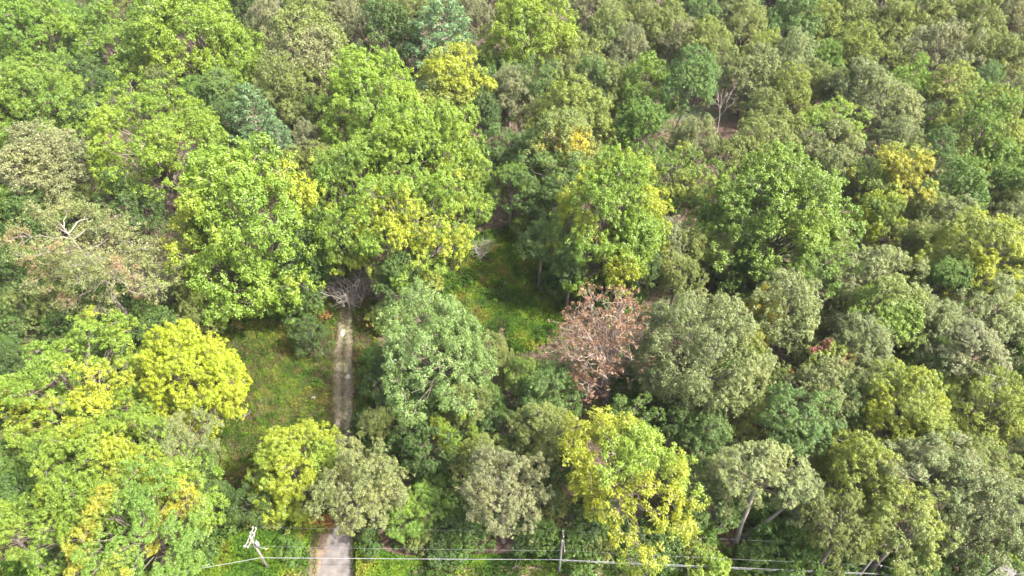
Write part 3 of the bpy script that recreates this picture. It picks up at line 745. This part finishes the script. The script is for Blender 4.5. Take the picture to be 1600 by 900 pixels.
# half-dead tree at the left: leaning trunk, brown and thin olive sprays
B = at_z(222, 522, 0); ctr = at_y(150, 400, B[1] + 3)
g6 = np.random.default_rng(66); lm = []
for (px, py, dy, f) in [(75, 345, 4, .95), (60, 330, 8, 1), (110, 322, 8, 1), (40, 400, 0, .8), (55, 440, -2, .7), (110, 478, -4, .5), (150, 495, -5, .45), (130, 365, 6, .9),
                        (185, 345, 6, .9), (235, 390, 3, .7), (260, 430, 1, .6), (285, 420, 3, .65), (205, 400, 4, .7), (160, 420, -4, .75), (90, 395, -3, .85), (190, 440, -6, .55), (215, 365, 6, .8), (120, 440, -5, .7),
                        (30, 370, 3, .9), (150, 335, 9, .95), (240, 445, -3, .5), (85, 425, 2, .7)]:
    lm.append((f * .97, at_y(px, py, B[1] + dy)))
limb_tree('half_dead_tree', 'half-dead leaning tree with pale limbs, brown patches and thin olive leaves', B, at_y(95, 350, B[1] + 4), lm, M_DEAD, .34,
          seed=4, sub=7, twigs=3, leaf={'rc': (.4, .8), 'm': 30, 'ln': .23, 'wd': .14, 'keep': 1, 'rep': 1, 'jit': .45, 'af': .85}, crown_col=tuple(v / KLEAF for v in lin((172, 182, 108))), acc=base('BR'), amt=.18, group='trees of the wood')

def snag(name, label, bpx, toppx, h_y, n, seed, spread, mat=M_DEAD, r0=.16, sub=3, cat='dead tree', twigs=2):
    B = at_z(*bpx, 0); t = at_y(*toppx, B[1] + h_y); g = np.random.default_rng(seed)
    H = t[2]; lm = []
    for i in range(n):
        f = g.uniform(.25, .8); a = i * 2.4
        lm.append((f, B + (t - B) * f + np.array([math.cos(a) * spread, math.sin(a) * spread, H * g.uniform(.2, .45)])))
    limb_tree(name, label, B, t, lm, mat, r0, seed=seed, sub=sub, cat=cat, twigs=twigs)
snag('bare_snag', 'bare white snag standing over brown leaf litter at the back', (1120, 206), (1130, 138), 0, 9, 71, 3.0, r0=.24)
snag('bare_snag', 'bare grey crown of a dead tree between olive trees at right', (1328, 700), (1342, 648), 0, 9, 72, 2.6, r0=.15)
snag('bare_snag', 'thin dead pole-like tree left of the pinkish dead-leaved tree', (893, 634), (912, 600), 0, 3, 73, 1.0, r0=.09, sub=1)
snag('bare_snag', 'twisted bare dead branches between grey crowns at the right edge', (1548, 765), (1572, 742), -2, 5, 74, 2.2, r0=.12)
snag('bare_snag', 'bare dead limbs lying in shade behind the big round grey-green tree', (1098, 440), (1135, 422), 0, 3, 75, 2.6, r0=.15, sub=2)
snag('bare_snag', 'grey bare snag at the right edge beside the yellowish olive dome', (1592, 375), (1588, 335), 0, 8, 76, 2.5, r0=.16)

# bare brush at the head of the track: a dead shrub, many thin stems
def brush(name, label, px, py, n, hgt, spread, seed, sweep=0):
    g = np.random.default_rng(seed); B = at_z(px, py, 0); root = empty(name, B)
    for s in range(n):
        a = g.uniform(0, 6.28); tb = Tubes()
        e = np.array([math.cos(a) * spread * g.uniform(.3, 1) + sweep, math.sin(a) * spread * g.uniform(.3, 1), hgt * g.uniform(.45, 1)])
        s0 = np.array([g.normal(0, .7), g.normal(0, .7), -.1]); P = bent(s0, e, 7, .07, .12, g=g); tb.add(P, np.linspace(.07, .022, 7), 5, cap=False)
        for _ in range(9):
            j = g.integers(2, 7); d = norm(norm(e) + g.normal(0, .7, 3)); l = g.uniform(.7, 2.0)
            Q = bent(P[j], P[j] + d * l, 4, .12, .05, g=g); tb.add(Q, np.linspace(.03, .012, 4), 4, cap=False)
        link('stem', tb.mesh('stem_mesh', M_BRUSH), root)
    tag(root, label, 'dead shrub')
brush('dead_shrub', 'tangle of bare grey branches at the head of the track', 556, 474, 34, 6.0, 5.2, 81, -1.0)
brush('dead_shrub', 'small bare grey shrub at the back of the green clearing', 752, 402, 14, 3.2, 2.4, 82)
brush('dead_shrub', 'pale bare shrub at the foot of the half-dead tree', 262, 492, 14, 4.0, 3.0, 83, .5)

# ------------------------------------------------------------------ ground
def strip_from_px(L, Rr, n=4, z=0.0, ragged=0.25, seed=1):
    """sheet between two outlines given in the photograph, refined and with an uneven edge"""
    g = np.random.default_rng(seed)
    def refine(pts):
        P = np.array([at_z(*p, 0) for p in pts]); t = np.linspace(0, len(P) - 1, (len(P) - 1) * 8 + 1)
        return np.stack([np.interp(t, np.arange(len(P)), P[:, k]) for k in range(3)], 1)
    A, Bq = refine(L), refine(Rr)
    A[:, 0] += g.normal(0, ragged, len(A)); Bq[:, 0] += g.normal(0, ragged, len(Bq))
    s = np.linspace(0, 1, n + 1)
    V = (A[:, None, :] * (1 - s)[None, :, None] + Bq[:, None, :] * s[None, :, None]); V[..., 2] = z
    m = len(A); idx = np.arange(m * (n + 1)).reshape(m, n + 1)
    F = np.stack([idx[:-1, :-1], idx[:-1, 1:], idx[1:, 1:], idx[1:, :-1]], -1).reshape(-1, 4)
    U = np.tile(s, (m, 1)); u = U.reshape(-1)
    return V.reshape(-1, 3), F, u

def ground_material():
    m, N, L = new_mat("forest_floor")
    tc = N.new("ShaderNodeTexCoord")
    def nz(sc, det=8):
        n = N.new("ShaderNodeTexNoise"); n.inputs['Scale'].default_value = sc; n.inputs['Detail'].default_value = det
        L.new(tc.outputs['Object'], n.inputs['Vector']); return n
    a, b, c = nz(.12), nz(1.6), nz(9)
    r1 = N.new("ShaderNodeValToRGB"); e = r1.color_ramp.elements
    e[0].position = .35; e[0].color = (.035, .022, .014, 1); e[1].position = .62; e[1].color = (.085, .053, .038, 1)
    L.new(b.outputs['Fac'], r1.inputs[0])
    r2 = N.new("ShaderNodeValToRGB"); e = r2.color_ramp.elements
    e[0].position = .3; e[0].color = (.025, .04, .014, 1); e[1].position = .7; e[1].color = (.06, .08, .028, 1)
    L.new(c.outputs['Fac'], r2.inputs[0])
    mr = N.new("ShaderNodeMapRange"); mr.inputs[1].default_value = .50; mr.inputs[2].default_value = .66
    L.new(a.outputs['Fac'], mr.inputs[0])
    mx = N.new("ShaderNodeMix"); mx.data_type = 'RGBA'
    L.new(mr.outputs[0], mx.inputs[0]); L.new(r1.outputs[0], mx.inputs[6]); L.new(r2.outputs[0], mx.inputs[7])
    p = N.new("ShaderNodeBsdfPrincipled"); p.inputs['Roughness'].default_value = .95
    L.new(mx.outputs[2], p.inputs['Base Color'])
    bp = N.new("ShaderNodeBump"); bp.inputs['Strength'].default_value = .6; bp.inputs['Distance'].default_value = .1
    L.new(c.outputs['Fac'], bp.inputs['Height']); L.new(bp.outputs[0], p.inputs['Normal'])
    o = N.new("ShaderNodeOutputMaterial"); L.new(p.outputs[0], o.inputs[0])
    return m

V = np.array([[-2500, -300, -.02], [2500, -300, -.02], [2500, 4000, -.02], [-2500, 4000, -.02]], float)
tag(link('ground', quads_mesh('ground_mesh', V, [[0, 1, 2, 3]], [ground_material()])), None, None, None, 'structure')

M_TRACK = simple_material("track_soil", (.07, .062, .036), (.14, .118, .08), 1.4, .95, .5, 9)
M_RUT = simple_material("track_gravel", (.06, .051, .036), (.13, .11, .083), 2.6, .95, .5, 9)
M_APRON = simple_material("worn_asphalt", (.06, .053, .05), (.115, .105, .10), .9, .9, .4, 10)
M_ROAD = simple_material("asphalt", (.05, .05, .05), (.11, .11, .11), 2.0, .9, .3, 10)
M_DIRT = simple_material("verge_dirt", (.07, .05, .034), (.15, .11, .08), 1.1, .95, .5, 9)

V, F, u = strip_from_px(TRACK_L, TRACK_R, 6, .004, .22, 2)
tag(link('dirt_track', quads_mesh('track_mesh', V, F, [M_TRACK])), None, None, None, 'structure')
def rut(off, wd, seed, a, b):
    L_, R_ = [], []
    for l, r in list(zip(TRACK_L, TRACK_R))[a:b]:
        x = l[0] + (r[0] - l[0]) * off; k = (r[0] - l[0]) * wd / 2
        L_.append((x - k, l[1])); R_.append((x + k, l[1]))
    V, F, u = strip_from_px(L_, R_, 2, .012, .2, seed)
    tag(link('wheel_rut', quads_mesh('rut_mesh', V, F, [M_RUT])), None, None, None, 'structure')
rut(.26, .13, 4, 3, 10); rut(.78, .14, 5, 2, 11)
V, F, u = strip_from_px([(488, 912), (500, 884), (508, 862), (513, 848), (516, 834), (524, 820)], [(562, 912), (554, 884), (549, 862), (548, 848), (547, 834), (536, 820)], 6, .020, .16, 6)
tag(link('driveway_apron', quads_mesh('apron_mesh', V, F, [M_APRON])), None, None, None, 'structure')
V, F, u = strip_from_px([(442, 912), (470, 880), (488, 850), (492, 825), (496, 800)], [(516, 912), (516, 880), (517, 850), (520, 825), (526, 800)], 4, .008, .3, 7)
tag(link('dirt_shoulder', quads_mesh('shoulder_mesh', V, F, [M_DIRT])), None, None, None, 'structure')
V, F, u = strip_from_px([(x, 883 + 3 * math.sin(x * .03)) for x in range(620, 1061, 40)], [(x, 915) for x in range(620, 1061, 40)], 4, .016, .1, 8)
tag(link('verge', quads_mesh('verge_mesh', V, F, [M_DIRT])), None, None, None, 'structure')
V, F, u = strip_from_px([(-200, 915), (400, 907), (870, 905), (1300, 905), (1480, 900), (1560, 878), (1760, 850)], [(-200, 1010), (400, 1010), (870, 1010), (1300, 1010), (1500, 1010), (1640, 1000), (1900, 960)], 4, .024, .05, 9)
tag(link('road', quads_mesh('road_mesh', V, F, [M_ROAD])), None, None, None, 'structure')

# ------------------------------------------------------------------ undergrowth and grass: leaves nobody could count
def cover_material(name, stops, acc=None, sc=.35, transl=.35):
    m, N, L = new_mat(name)
    tc = N.new("ShaderNodeTexCoord"); n = N.new("ShaderNodeTexNoise"); n.inputs['Scale'].default_value = sc; n.inputs['Detail'].default_value = 4
    L.new(tc.outputs['Object'], n.inputs['Vector'])
    r = N.new("ShaderNodeValToRGB"); e = r.color_ramp.elements
    while len(e) < len(stops): e.new(.5)
    for k, (pos, c) in enumerate(stops): e[k].position = pos; e[k].color = (*c, 1)
    L.new(n.outputs['Fac'], r.inputs[0])
    rn = N.new("ShaderNodeAttribute"); rn.attribute_name = "rnd"
    mr = N.new("ShaderNodeMapRange"); mr.inputs[3].default_value = .6; mr.inputs[4].default_value = 1.4
    L.new(rn.outputs['Fac'], mr.inputs[0])
    hs = N.new("ShaderNodeHueSaturation"); L.new(mr.outputs[0], hs.inputs['Value']); L.new(r.outputs[0], hs.inputs['Color'])
    d = N.new("ShaderNodeBsdfDiffuse"); t = N.new("ShaderNodeBsdfTranslucent"); x = N.new("ShaderNodeMixShader"); x.inputs[0].default_value = transl
    L.new(hs.outputs[0], d.inputs[0]); L.new(hs.outputs[0], t.inputs[0]); L.new(d.outputs[0], x.inputs[1]); L.new(t.outputs[0], x.inputs[2])
    o = N.new("ShaderNodeOutputMaterial"); L.new(x.outputs[0], o.inputs[0]); return m

KG = 2.0
def gc(r, g_, b): return tuple(v / KG for v in lin((r, g_, b)))
M_VINE = cover_material("vine_leaves", [(.36, gc(66, 96, 42)), (.48, gc(90, 126, 46)), (.58, gc(122, 150, 52)), (.70, gc(150, 140, 66))], sc=.22)
M_GRASS = cover_material("grass_blades", [(.37, gc(122, 112, 74)), (.46, gc(100, 124, 56)), (.54, gc(122, 148, 56)), (.65, gc(156, 168, 78))], sc=.35)
M_DRY = cover_material("dry_leaves", [(.3, gc(150, 110, 66)), (.7, gc(184, 150, 88))], sc=.8)

M_STRAW = cover_material("straw", [(.3, gc(140, 122, 84)), (.7, gc(176, 164, 104))], sc=.5)
gv = np.random.default_rng(91)
BUMP = SNoise(.8, 9, gv); BUMP2 = SNoise(.22, 7, gv)
def hump(P, amp):
    Q = np.column_stack([P[:, 0], P[:, 1], np.zeros(len(P))])
    return np.clip(.35 + .5 * BUMP(Q) + .5 * BUMP2(Q), 0, 2) * amp

def sample_px_poly(poly, n):
    """points on the ground inside an outline of the photograph, evenly spread on the ground"""
    W = np.array([at_z(*p, 0)[:2] for p in poly]); lo, hi = W.min(0), W.max(0)
    out = np.zeros((0, 2))
    while len(out) < n:
        q = gv.uniform(lo, hi, (n * 2, 2)); q = q[in_poly(q[:, 0], q[:, 1], [tuple(p) for p in W])]
        out = np.concatenate([out, q])
    return out[:n]

def off_track(P, margin):
    """True where a ground point lies clear of the track"""
    ys = np.array([at_z(*p, 0) for p in TRACK_L]); ye = np.array([at_z(*p, 0) for p in TRACK_R])
    l = np.interp(P[:, 1], ys[:, 1], ys[:, 0]); r = np.interp(P[:, 1], ye[:, 1], ye[:, 0])
    ap = P[:, 1] < at_z(520, 835, 0)[1]
    l = l - np.where(ap, 1.3, 0); 
    return (P[:, 0] < l - margin) | (P[:, 0] > r + margin) | (P[:, 1] > ys[-1, 1] + .5)

def leaf_cover(name, XY, mat, amp, ln, wd, lift=.0, upright=False):
    z = hump(XY, amp) * gv.uniform(.55, 1.0, len(XY)) + lift
    P = np.column_stack([XY, z]); n = len(P)
    if upright:
        T = norm(gv.normal(0, .38, (n, 3)) + UP); Nn = norm(np.cross(T, gv.normal(size=(n, 3))))
        P[:, 2] += ln * .35
    else:
        Nn = norm(gv.normal(0, .55, (n, 3)) + UP); T = norm(gv.normal(size=(n, 3)))
    V = leaf_quads(P, Nn, T, ln * gv.uniform(.6, 1.3, n), wd * gv.uniform(.7, 1.3, n))
    me = quads_mesh(name + '_mesh', V, np.arange(n * 4).reshape(-1, 4), [mat], None, {'rnd': np.clip(gv.normal(.5, .22, n), 0, 1)})
    return tag(link(name, me), None, None, None, 'stuff')

# meadow grass: left clearing and the sides of the track
XY = sample_px_poly(OPEN[0], 60000); XY = XY[off_track(XY, .1)]
leaf_cover('meadow_grass', XY, M_GRASS, .35, .55, .075, 0, True)
XY = sample_px_poly(OPEN[0], 22000); XY = XY[off_track(XY, .5)]
XY = XY[SNoise(.35, 7, gv)(np.column_stack([XY, XY[:, :1] * 0])) > .05]
leaf_cover('weeds', XY, M_VINE, .55, .32, .22)
# tall weeds standing in clumps in both clearings
def weed_clumps(name, poly, k, m, mat, amp, ln, wd, sp, upright):
    c_ = sample_px_poly(poly, k); c_ = c_[off_track(c_, .7)]; s = gv.uniform(.4, 1.0, (len(c_), 1, 1)) * sp
    q = c_[:, None, :] + gv.normal(0, 1, (len(c_), m, 2)) * s
    d = np.exp(-((q - c_[:, None, :]) ** 2).sum(-1) / (2 * s[..., 0] ** 2)) * gv.uniform(.5, 1.2, (len(c_), 1)) * amp
    XY = q.reshape(-1, 2); z = d.reshape(-1); keep = off_track(XY, .25); XY, z = XY[keep], z[keep]; n = len(XY)
    P = np.column_stack([XY, z * gv.uniform(.55, 1.1, n) + .15])
    if upright:
        T = norm(gv.normal(0, .5, (n, 3)) + UP); Nn = norm(np.cross(T, gv.normal(size=(n, 3))))
    else:
        Nn = norm(gv.normal(0, .6, (n, 3)) + UP); T = norm(gv.normal(size=(n, 3)))
    V = leaf_quads(P, Nn, T, ln * gv.uniform(.6, 1.3, n), wd * gv.uniform(.7, 1.3, n))
    tag(link(name, quads_mesh(name + '_mesh', V, np.arange(n * 4).reshape(-1, 4), [mat], None, {'rnd': np.clip(gv.normal(.5, .24, n), 0, 1)})), None, None, None, 'stuff')
weed_clumps('tall_weeds', OPEN[0], 380, 60, M_VINE, 1.1, .24, .14, .55, False)
weed_clumps('tall_weeds', OPEN[1], 320, 90, M_VINE, 1.7, .30, .19, .9, False)
weed_clumps('tall_weeds', OPEN[2], 110, 90, M_VINE, 1.6, .28, .17, .8, False)
weed_clumps('dry_grass', OPEN[0], 200, 60, M_STRAW, .7, .6, .05, .6, True)
weed_clumps('dry_grass', OPEN[1], 50, 60, M_STRAW, .8, .6, .05, .7, True)
# short grass between the ruts
c0 = np.array([at_z((l[0] + r[0]) / 2, l[1], 0) for l, r in zip(TRACK_L, TRACK_R)])
tt = gv.uniform(0, 1, 15000); yy = c0[2, 1] + tt * (c0[-1, 1] - c0[2, 1])
XY = np.column_stack([np.interp(yy, c0[:, 1], c0[:, 0]) + np.where(gv.uniform(size=15000) < .42, gv.normal(0, .30, 15000), np.sign(gv.normal(size=15000)) * gv.normal(1.42, .34, 15000)), yy])
leaf_cover('track_grass', XY, M_GRASS, .06, .22, .05, 0, True)
# right clearing: leafy green growth
leaf_cover('vine_undergrowth', sample_px_poly(OPEN[1], 34000), M_VINE, 1.25, .36, .24)
leaf_cover('clearing_grass', sample_px_poly(OPEN[1], 6000), M_GRASS, .9, .5, .08, .1, True)
# roadside growth
XY = sample_px_poly(OPEN[2], 52000); XY = XY[off_track(XY, .9)]
pj = np.array([proj((x, y, 0))[:2] for x, y in XY])
on_verge = (pj[:, 1] > 884) & (pj[:, 0] > 640) & (pj[:, 0] < 1040)
shoulder = in_poly(pj[:, 0], pj[:, 1], [(436, 915), (466, 880), (486, 850), (492, 820), (530, 820), (530, 915)])
XYv = XY[~((on_verge | shoulder) & (gv.uniform(size=len(XY)) < .80))]
leaf_cover('roadside_undergrowth', XYv, M_VINE, 1.5, .40, .24)
XYg = XY[(on_verge | shoulder | (gv.uniform(size=len(XY)) < .15)) & (gv.uniform(size=len(XY)) < .75)]
leaf_cover('verge_grass', XYg, M_GRASS, .1, .3, .05, 0, True)
# the forest floor itself: low growth everywhere under the trees that the photograph looks down on
n = 70000
xs = gv.uniform(0, 1, n); Yw = at_z(800, 905, 0)[1] + gv.uniform(0, 1, n) ** 1.3 * 130
XY = np.column_stack([(xs - .5) * 2 * (30 + Yw * .85), Yw]); XY = XY[off_track(XY, 1.0)]
pj = np.array([proj((x, y, 0))[:2] for x, y in XY])
ok = ~(((pj[:, 0] - 1120) / 60) ** 2 + ((pj[:, 1] - 195) / 45) ** 2 < 1) & (SNoise(.12, 7, gv)(np.column_stack([XY, XY[:, :1] * 0])) > -.35)
ok &= ~((pj[:, 1] > 884) & (pj[:, 0] > 430) & (pj[:, 0] < 1040))
leaf_cover('forest_undergrowth', XY[ok], M_VINE, 1.1, .55, .36)
# patches of dry orange leaves
def dry_patch(px, py, rx_, n_):
    c = at_z(px, py, 0)[:2]; XY = c + gv.normal(0, 1, (n_, 2)) * np.array([rx_, .6])
    leaf_cover('dry_leaves', XY, M_DRY, .5, .3, .2, .5)
dry_patch(395, 488, 2.2, 420); dry_patch(508, 496, .8, 200); dry_patch(575, 512, .7, 130); dry_patch(508, 818, .8, 500)

# bushes standing at the edges of the clearings
for (px, py, wp, hp, kind, code, T) in [
    (590, 560, 60, 60, 'bush', 'MG', 3), (575, 660, 56, 70, 'bush', 'DG', 3.2), (600, 700, 70, 70, 'bush', 'DG', 4), (565, 700, 40, 60, 'bush', 'MG', 2.5),
    (610, 490, 70, 50, 'bush', 'OY', 4), (670, 440, 50, 40, 'bush', 'OY', 3), (880, 440, 64, 60, 'bush', 'DG', 4), 
    (330, 480, 60, 44, 'bush', 'LG', 3), (360, 800, 70, 60, 'bush', 'MG', 3.5), (430, 800, 70, 50, 'bush', 'OY', 3),
    (680, 770, 80, 70, 'bush', 'MG', 4), (720, 820, 90, 60, 'bush', 'DG', 3), (660, 720, 70, 60, 'bush', 'DG', 4), (825, 836, 70, 50, 'bush', 'DG', 3.2), (920, 840, 70, 50, 'bush', 'DG', 3), (1040, 850, 80, 50, 'bush', 'DG', 3.5),
    (1000, 860, 60, 40, 'bush', 'DG', 2.6), (1180, 870, 70, 50, 'bush', 'MG', 3.5), (300, 850, 90, 50, 'bush', 'DG', 2.6), (240, 880, 80, 40, 'bush', 'MG', 2.6), (455, 860, 50, 40, 'bush', 'MG', 2),
    (1310, 880, 70, 50, 'bush', 'DG', 3.5), (1420, 885, 70, 46, 'bush', 'MG', 4), (20, 500, 70, 60, 'bush', 'CG', 5), (60, 465, 90, 60, 'bush', 'MG', 4), (135, 500, 80, 50, 'bush', 'MG', 3.5), (95, 430, 90, 60, 'bush', 'OL', 4), (185, 480, 70, 50, 'bush', 'DG', 3.5), (40, 400, 80, 60, 'bush', 'MG', 5), (150, 450, 80, 50, 'bush', 'MG', 4), (478, 478, 50, 50, 'bush', 'MG', 5), (100, 500, 80, 50, 'bush', 'MG', 4), (520, 430, 50, 60, 'bush', 'DG', 5)]:
    put_tree(px, py, wp, hp, kind, code, '', {'T': T}, cat='bush', group='bushes at the edges of the clearings')

# ------------------------------------------------------------------ utility poles and wires
def bar(name, a, b, r, mat, parent, sides=8, r2=None):
    tb = Tubes(); a = np.asarray(a, float); b = np.asarray(b, float)
    tb.add([a, (a + b) / 2, b], [r, (r + (r2 or r)) / 2, r2 or r], sides)
    V, F = tb.get(); n = sides
    # closed ends
    V = np.concatenate([V, [a, b]]); k = len(V)
    cap = [[(j + 1) % n, j, k - 2, k - 2] for j in range(n)]; cap2 = [[2 * n + j, 2 * n + (j + 1) % n, k - 1, k - 1] for j in range(n)]
    me = bpy.data.meshes.new(name + '_mesh')
    faces = [tuple(f) for f in F] + [tuple(c[:3]) for c in cap] + [tuple(c[:3]) for c in cap2]
    me.from_pydata([tuple(v) for v in V], [], faces); me.materials.append(mat)
    for p in me.polygons: p.use_smooth = len(p.vertices) == 4 and sides > 5
    return link(name, me, parent)

def box(name, c, size, mat, parent, rz=0.0):
    x, y, z = np.array(size) / 2
    V = [(sx * x, sy * y, sz * z) for sx in (-1, 1) for sy in (-1, 1) for sz in (-1, 1)]
    F = [(0, 1, 3, 2), (4, 6, 7, 5), (0, 4, 5, 1), (2, 3, 7, 6), (0, 2, 6, 4), (1, 5, 7, 3)]
    me = bpy.data.meshes.new(name + '_mesh'); me.from_pydata(V, [], F); me.materials.append(mat)
    o = link(name, me, parent); o.location = c; o.rotation_euler = (0, 0, rz)
    bv = o.modifiers.new("bevel", 'BEVEL'); bv.width = .012; bv.segments = 1
    return o

def pole(label, bpx, top_py, arm_d, arm_len, rz, double=False, transformer=False, tail=None, below=0.0):
    B = at_z(*bpx, 0); lo, hi = 4.0, 16.0
    for _ in range(40):
        h = (lo + hi) / 2
        if proj(B + UP * h)[1] > top_py: lo = h
        else: hi = h
    root = empty('utility_pole', B, 0)
    bar('pole', (0, 0, -.5), (0, 0, h), .17, M_POLE, root, 10, .115)
    ax = np.array([math.sin(rz), math.cos(rz), 0]); sd = np.array([ax[1], -ax[0], 0])
    za = h - arm_d; ends = []
    for s in ((-1, 1) if double else (1,)):
        o = sd * (.19 * s)
        box('crossarm', o + UP * za, (.10, arm_len, .13), M_POLE, root, -rz)
        bar('brace', o * 1.1 + ax * arm_len * .28 + UP * (za - .08), o * .9 + UP * (za - .75), .025, M_METAL, root, 6)
        bar('brace', o * 1.1 - ax * arm_len * .28 + UP * (za - .08), o * .9 + UP * (za - .75), .025, M_METAL, root, 6)
        for t in (-.46, .46, .2):
            q = o + ax * arm_len * t + UP * (za + .06)
            ins = bar('insulator', q, q + UP * .26, .05, M_CERAMIC, root, 8, .085)
    for t in (-.46, .46, .2): ends.append(B + (sd * .19 if not double else 0) + ax * arm_len * t + UP * (za + .36))
    bar('insulator', (0, 0, h), (0, 0, h + .25), .05, M_CERAMIC, root, 8, .08)
    if transformer:
        c = sd * .45 + UP * (h - 1.75)
        can = bar('transformer', c - UP * .5, c + UP * .42, .20, M_METAL, root, 14)
        bar('lid', c + UP * .42, c + UP * .48, .215, M_METAL, can, 14, .14)
        bar('bushing', c + UP * .55 + ax * .1, c + UP * .85 + ax * .1, .04, M_CERAMIC, can, 8)
        bar('bracket', sd * .1 + UP * (h - 1.6), sd * .3 + UP * (h - 1.6), .05, M_METAL, root, 6)
        bar('standoff', sd * .1 + UP * (h - 2.7), sd * 1.5 + UP * (h - 2.7), .03, M_METAL, root, 6)
        bar('conduit', -sd * .19 + UP * (h - 2.2), -sd * .17 + UP * (h - 6), .03, M_METAL, root, 6)
    tag(root, label, 'utility pole', 'utility poles along the road')
    return B, h, ends
P1 = pole('wooden utility pole with two crossarms and a transformer left of the track', (420, 890), 839, .25, 2.6, R(8), True, True)
P2 = pole('plain wooden utility pole with one crossarm below the big yellow tree', (873, 896), 846, .12, 2.7, R(-2))
P3 = pole('wooden utility pole with one crossarm half hidden by leaves at the right', (1335, 908), 869, .12, 2.7, R(-2))

def wire(name, label, pts, r, sag, mat=M_CABLE, cat='wire'):
    """one wire slung through pts, hanging between them"""
    tb = Tubes()
    for a, b in zip(pts[:-1], pts[1:]):
        a, b = np.asarray(a, float), np.asarray(b, float); t = np.linspace(0, 1, 15)
        P = a + (b - a) * t[:, None]; P[:, 2] -= 4 * sag * t * (1 - t)
        tb.add(P, np.full(15, r), 6)
    tag(link(name, tb.mesh(name + '_mesh', mat)), label, cat, 'wires slung between the poles')

def on_pole(P, py):
    B, h, _ = P; lo, hi = 0.0, 14.0
    for _ in range(40):
        z = (lo + hi) / 2
        if proj(B + UP * z)[1] > py: lo = z
        else: hi = z
    return B + np.array([0, -.2, z])
c1, c2, c3 = on_pole(P1, 869), on_pole(P2, 872), on_pole(P3, 893)
zc = c1[2]; 0 and print('poles', P1[1], P2[1], P3[1], c1, proj(c1), c2, proj(c2), proj(P1[2][0]), proj(P2[2][0]), proj(P2[2][1]))
left_c = at_z(215, 905, c1[2]); right_c = at_z(1470, 903, c3[2])
wire('phone_cable', 'thick pale cable bundle slung low along the poles across the track', [left_c + (left_c - c1) * .4, c1, c2, c3, right_c + (right_c - c3) * .6], .036, .05, cat='cable')
wire('phone_cable', 'second pale cable just below the thick bundle, right of the plain pole', [c2 + UP * -.25, c3 + UP * -.3], .02, .12, cat='cable')
e1, e2, e3 = P1[2], P2[2], P3[2]
rx3 = np.array([14, -4.2, 0])
wire('power_line', 'thin power line on the road-side ends of the crossarms', [e1[0], e2[0], e3[0], e3[0] + rx3], .008, .18)
wire('power_line', 'thin power line on the wood-side ends of the crossarms', [e1[1], e2[1], e3[1], e3[1] + rx3], .0045, .2)

# ------------------------------------------------------------------ stones and a fallen trunk
def rock(name, label, px, py, s, seed, flat=.5):
    g = np.random.default_rng(seed); D = fib(60, g)
    import bmesh
    bm = bmesh.new(); bmesh.ops.create_icosphere(bm, subdivisions=2, radius=1)
    ns = SNoise(2.2, 6, g)
    for v in bm.verts:
        k = 1 + .25 * float(ns(np.array([v.co[:]]))[0]); v.co = Vector((v.co.x * k * s[0], v.co.y * k * s[1], v.co.z * k * s[2]))
    me = bpy.data.meshes.new(name + '_mesh'); bm.to_mesh(me); bm.free(); me.materials.append(M_STONE)
    o = link(name, me); o.location = at_z(px, py, s[2] * .3); tag(o, label, 'stone')
rock('stone', 'pale flat stone patch in the middle of the track near its head', 537, 520, (.5, 1.0, .07), 1)
rock('stone', 'small white stone in the grass left of the track', 491, 622, (.45, .35, .3), 2)
rock('stone', 'small pale stone in the green clearing', 789, 443, (.3, .3, .6), 3)
rock('stone', 'dark speckled stone lying in the right wheel rut', 543, 588, (.4, .5, .12), 4)
for k, (px, py, lb) in enumerate([(468, 884, 'white litter stone on the dirt left of the driveway'), (476, 878, 'second white stone beside the driveway, nearer the track'), (470, 893, 'lowest white stone on the dirt left of the driveway')]):
    rock('stone', lb, px, py, (.22, .16, .12), 10 + k)

def log(label, apx, bpx, r):
    a, b = at_z(*apx, r), at_z(*bpx, r + .1); root = empty('fallen_log', a)
    tb = Tubes(); tb.add(bent((0, 0, 0), b - a, 6, .03), np.linspace(r, r * .6, 6), 8)
    link('trunk', tb.mesh('log_mesh', M_DEAD), root)
    for f in (.5, .8):
        t2 = Tubes(); p = (b - a) * f; t2.add(bent(p, p + np.array([.5, .8, .7]), 4, .1), np.linspace(r * .4, r * .12, 4), 5); link('branch', t2.mesh('branch_mesh', M_DEAD), root)
    tag(root, label, 'log')
log('pale fallen stick on the verge left of the plain utility pole', (798, 889), (812, 882), .09)
log('pale fallen log in the left clearing below the vivid yellow tree', (372, 655), (392, 645), .10)
# ------------------------------------------------------------------ the summer air
hm, hN, hL = new_mat("haze_air")
pv = hN.new("ShaderNodeVolumePrincipled"); pv.inputs['Color'].default_value = (.93, .95, .96, 1); pv.inputs['Density'].default_value = .00005
pv.inputs['Anisotropy'].default_value = 0.0
ho = hN.new("ShaderNodeOutputMaterial"); hL.new(pv.outputs[0], ho.inputs['Volume'])
V = [(x, y, z) for x in (-2600, 2600) for y in (-400, 4100) for z in (-1.2, 95)]
me = bpy.data.meshes.new("haze_mesh"); me.from_pydata(V, [], [(0, 1, 3, 2), (4, 6, 7, 5), (0, 4, 5, 1), (2, 3, 7, 6), (0, 2, 6, 4), (1, 5, 7, 3)]); me.materials.append(hm)
tag(link('haze', me), None, None, None, 'stuff')
S.cycles.volume_bounces = 0
print("objects", len(bpy.data.objects))
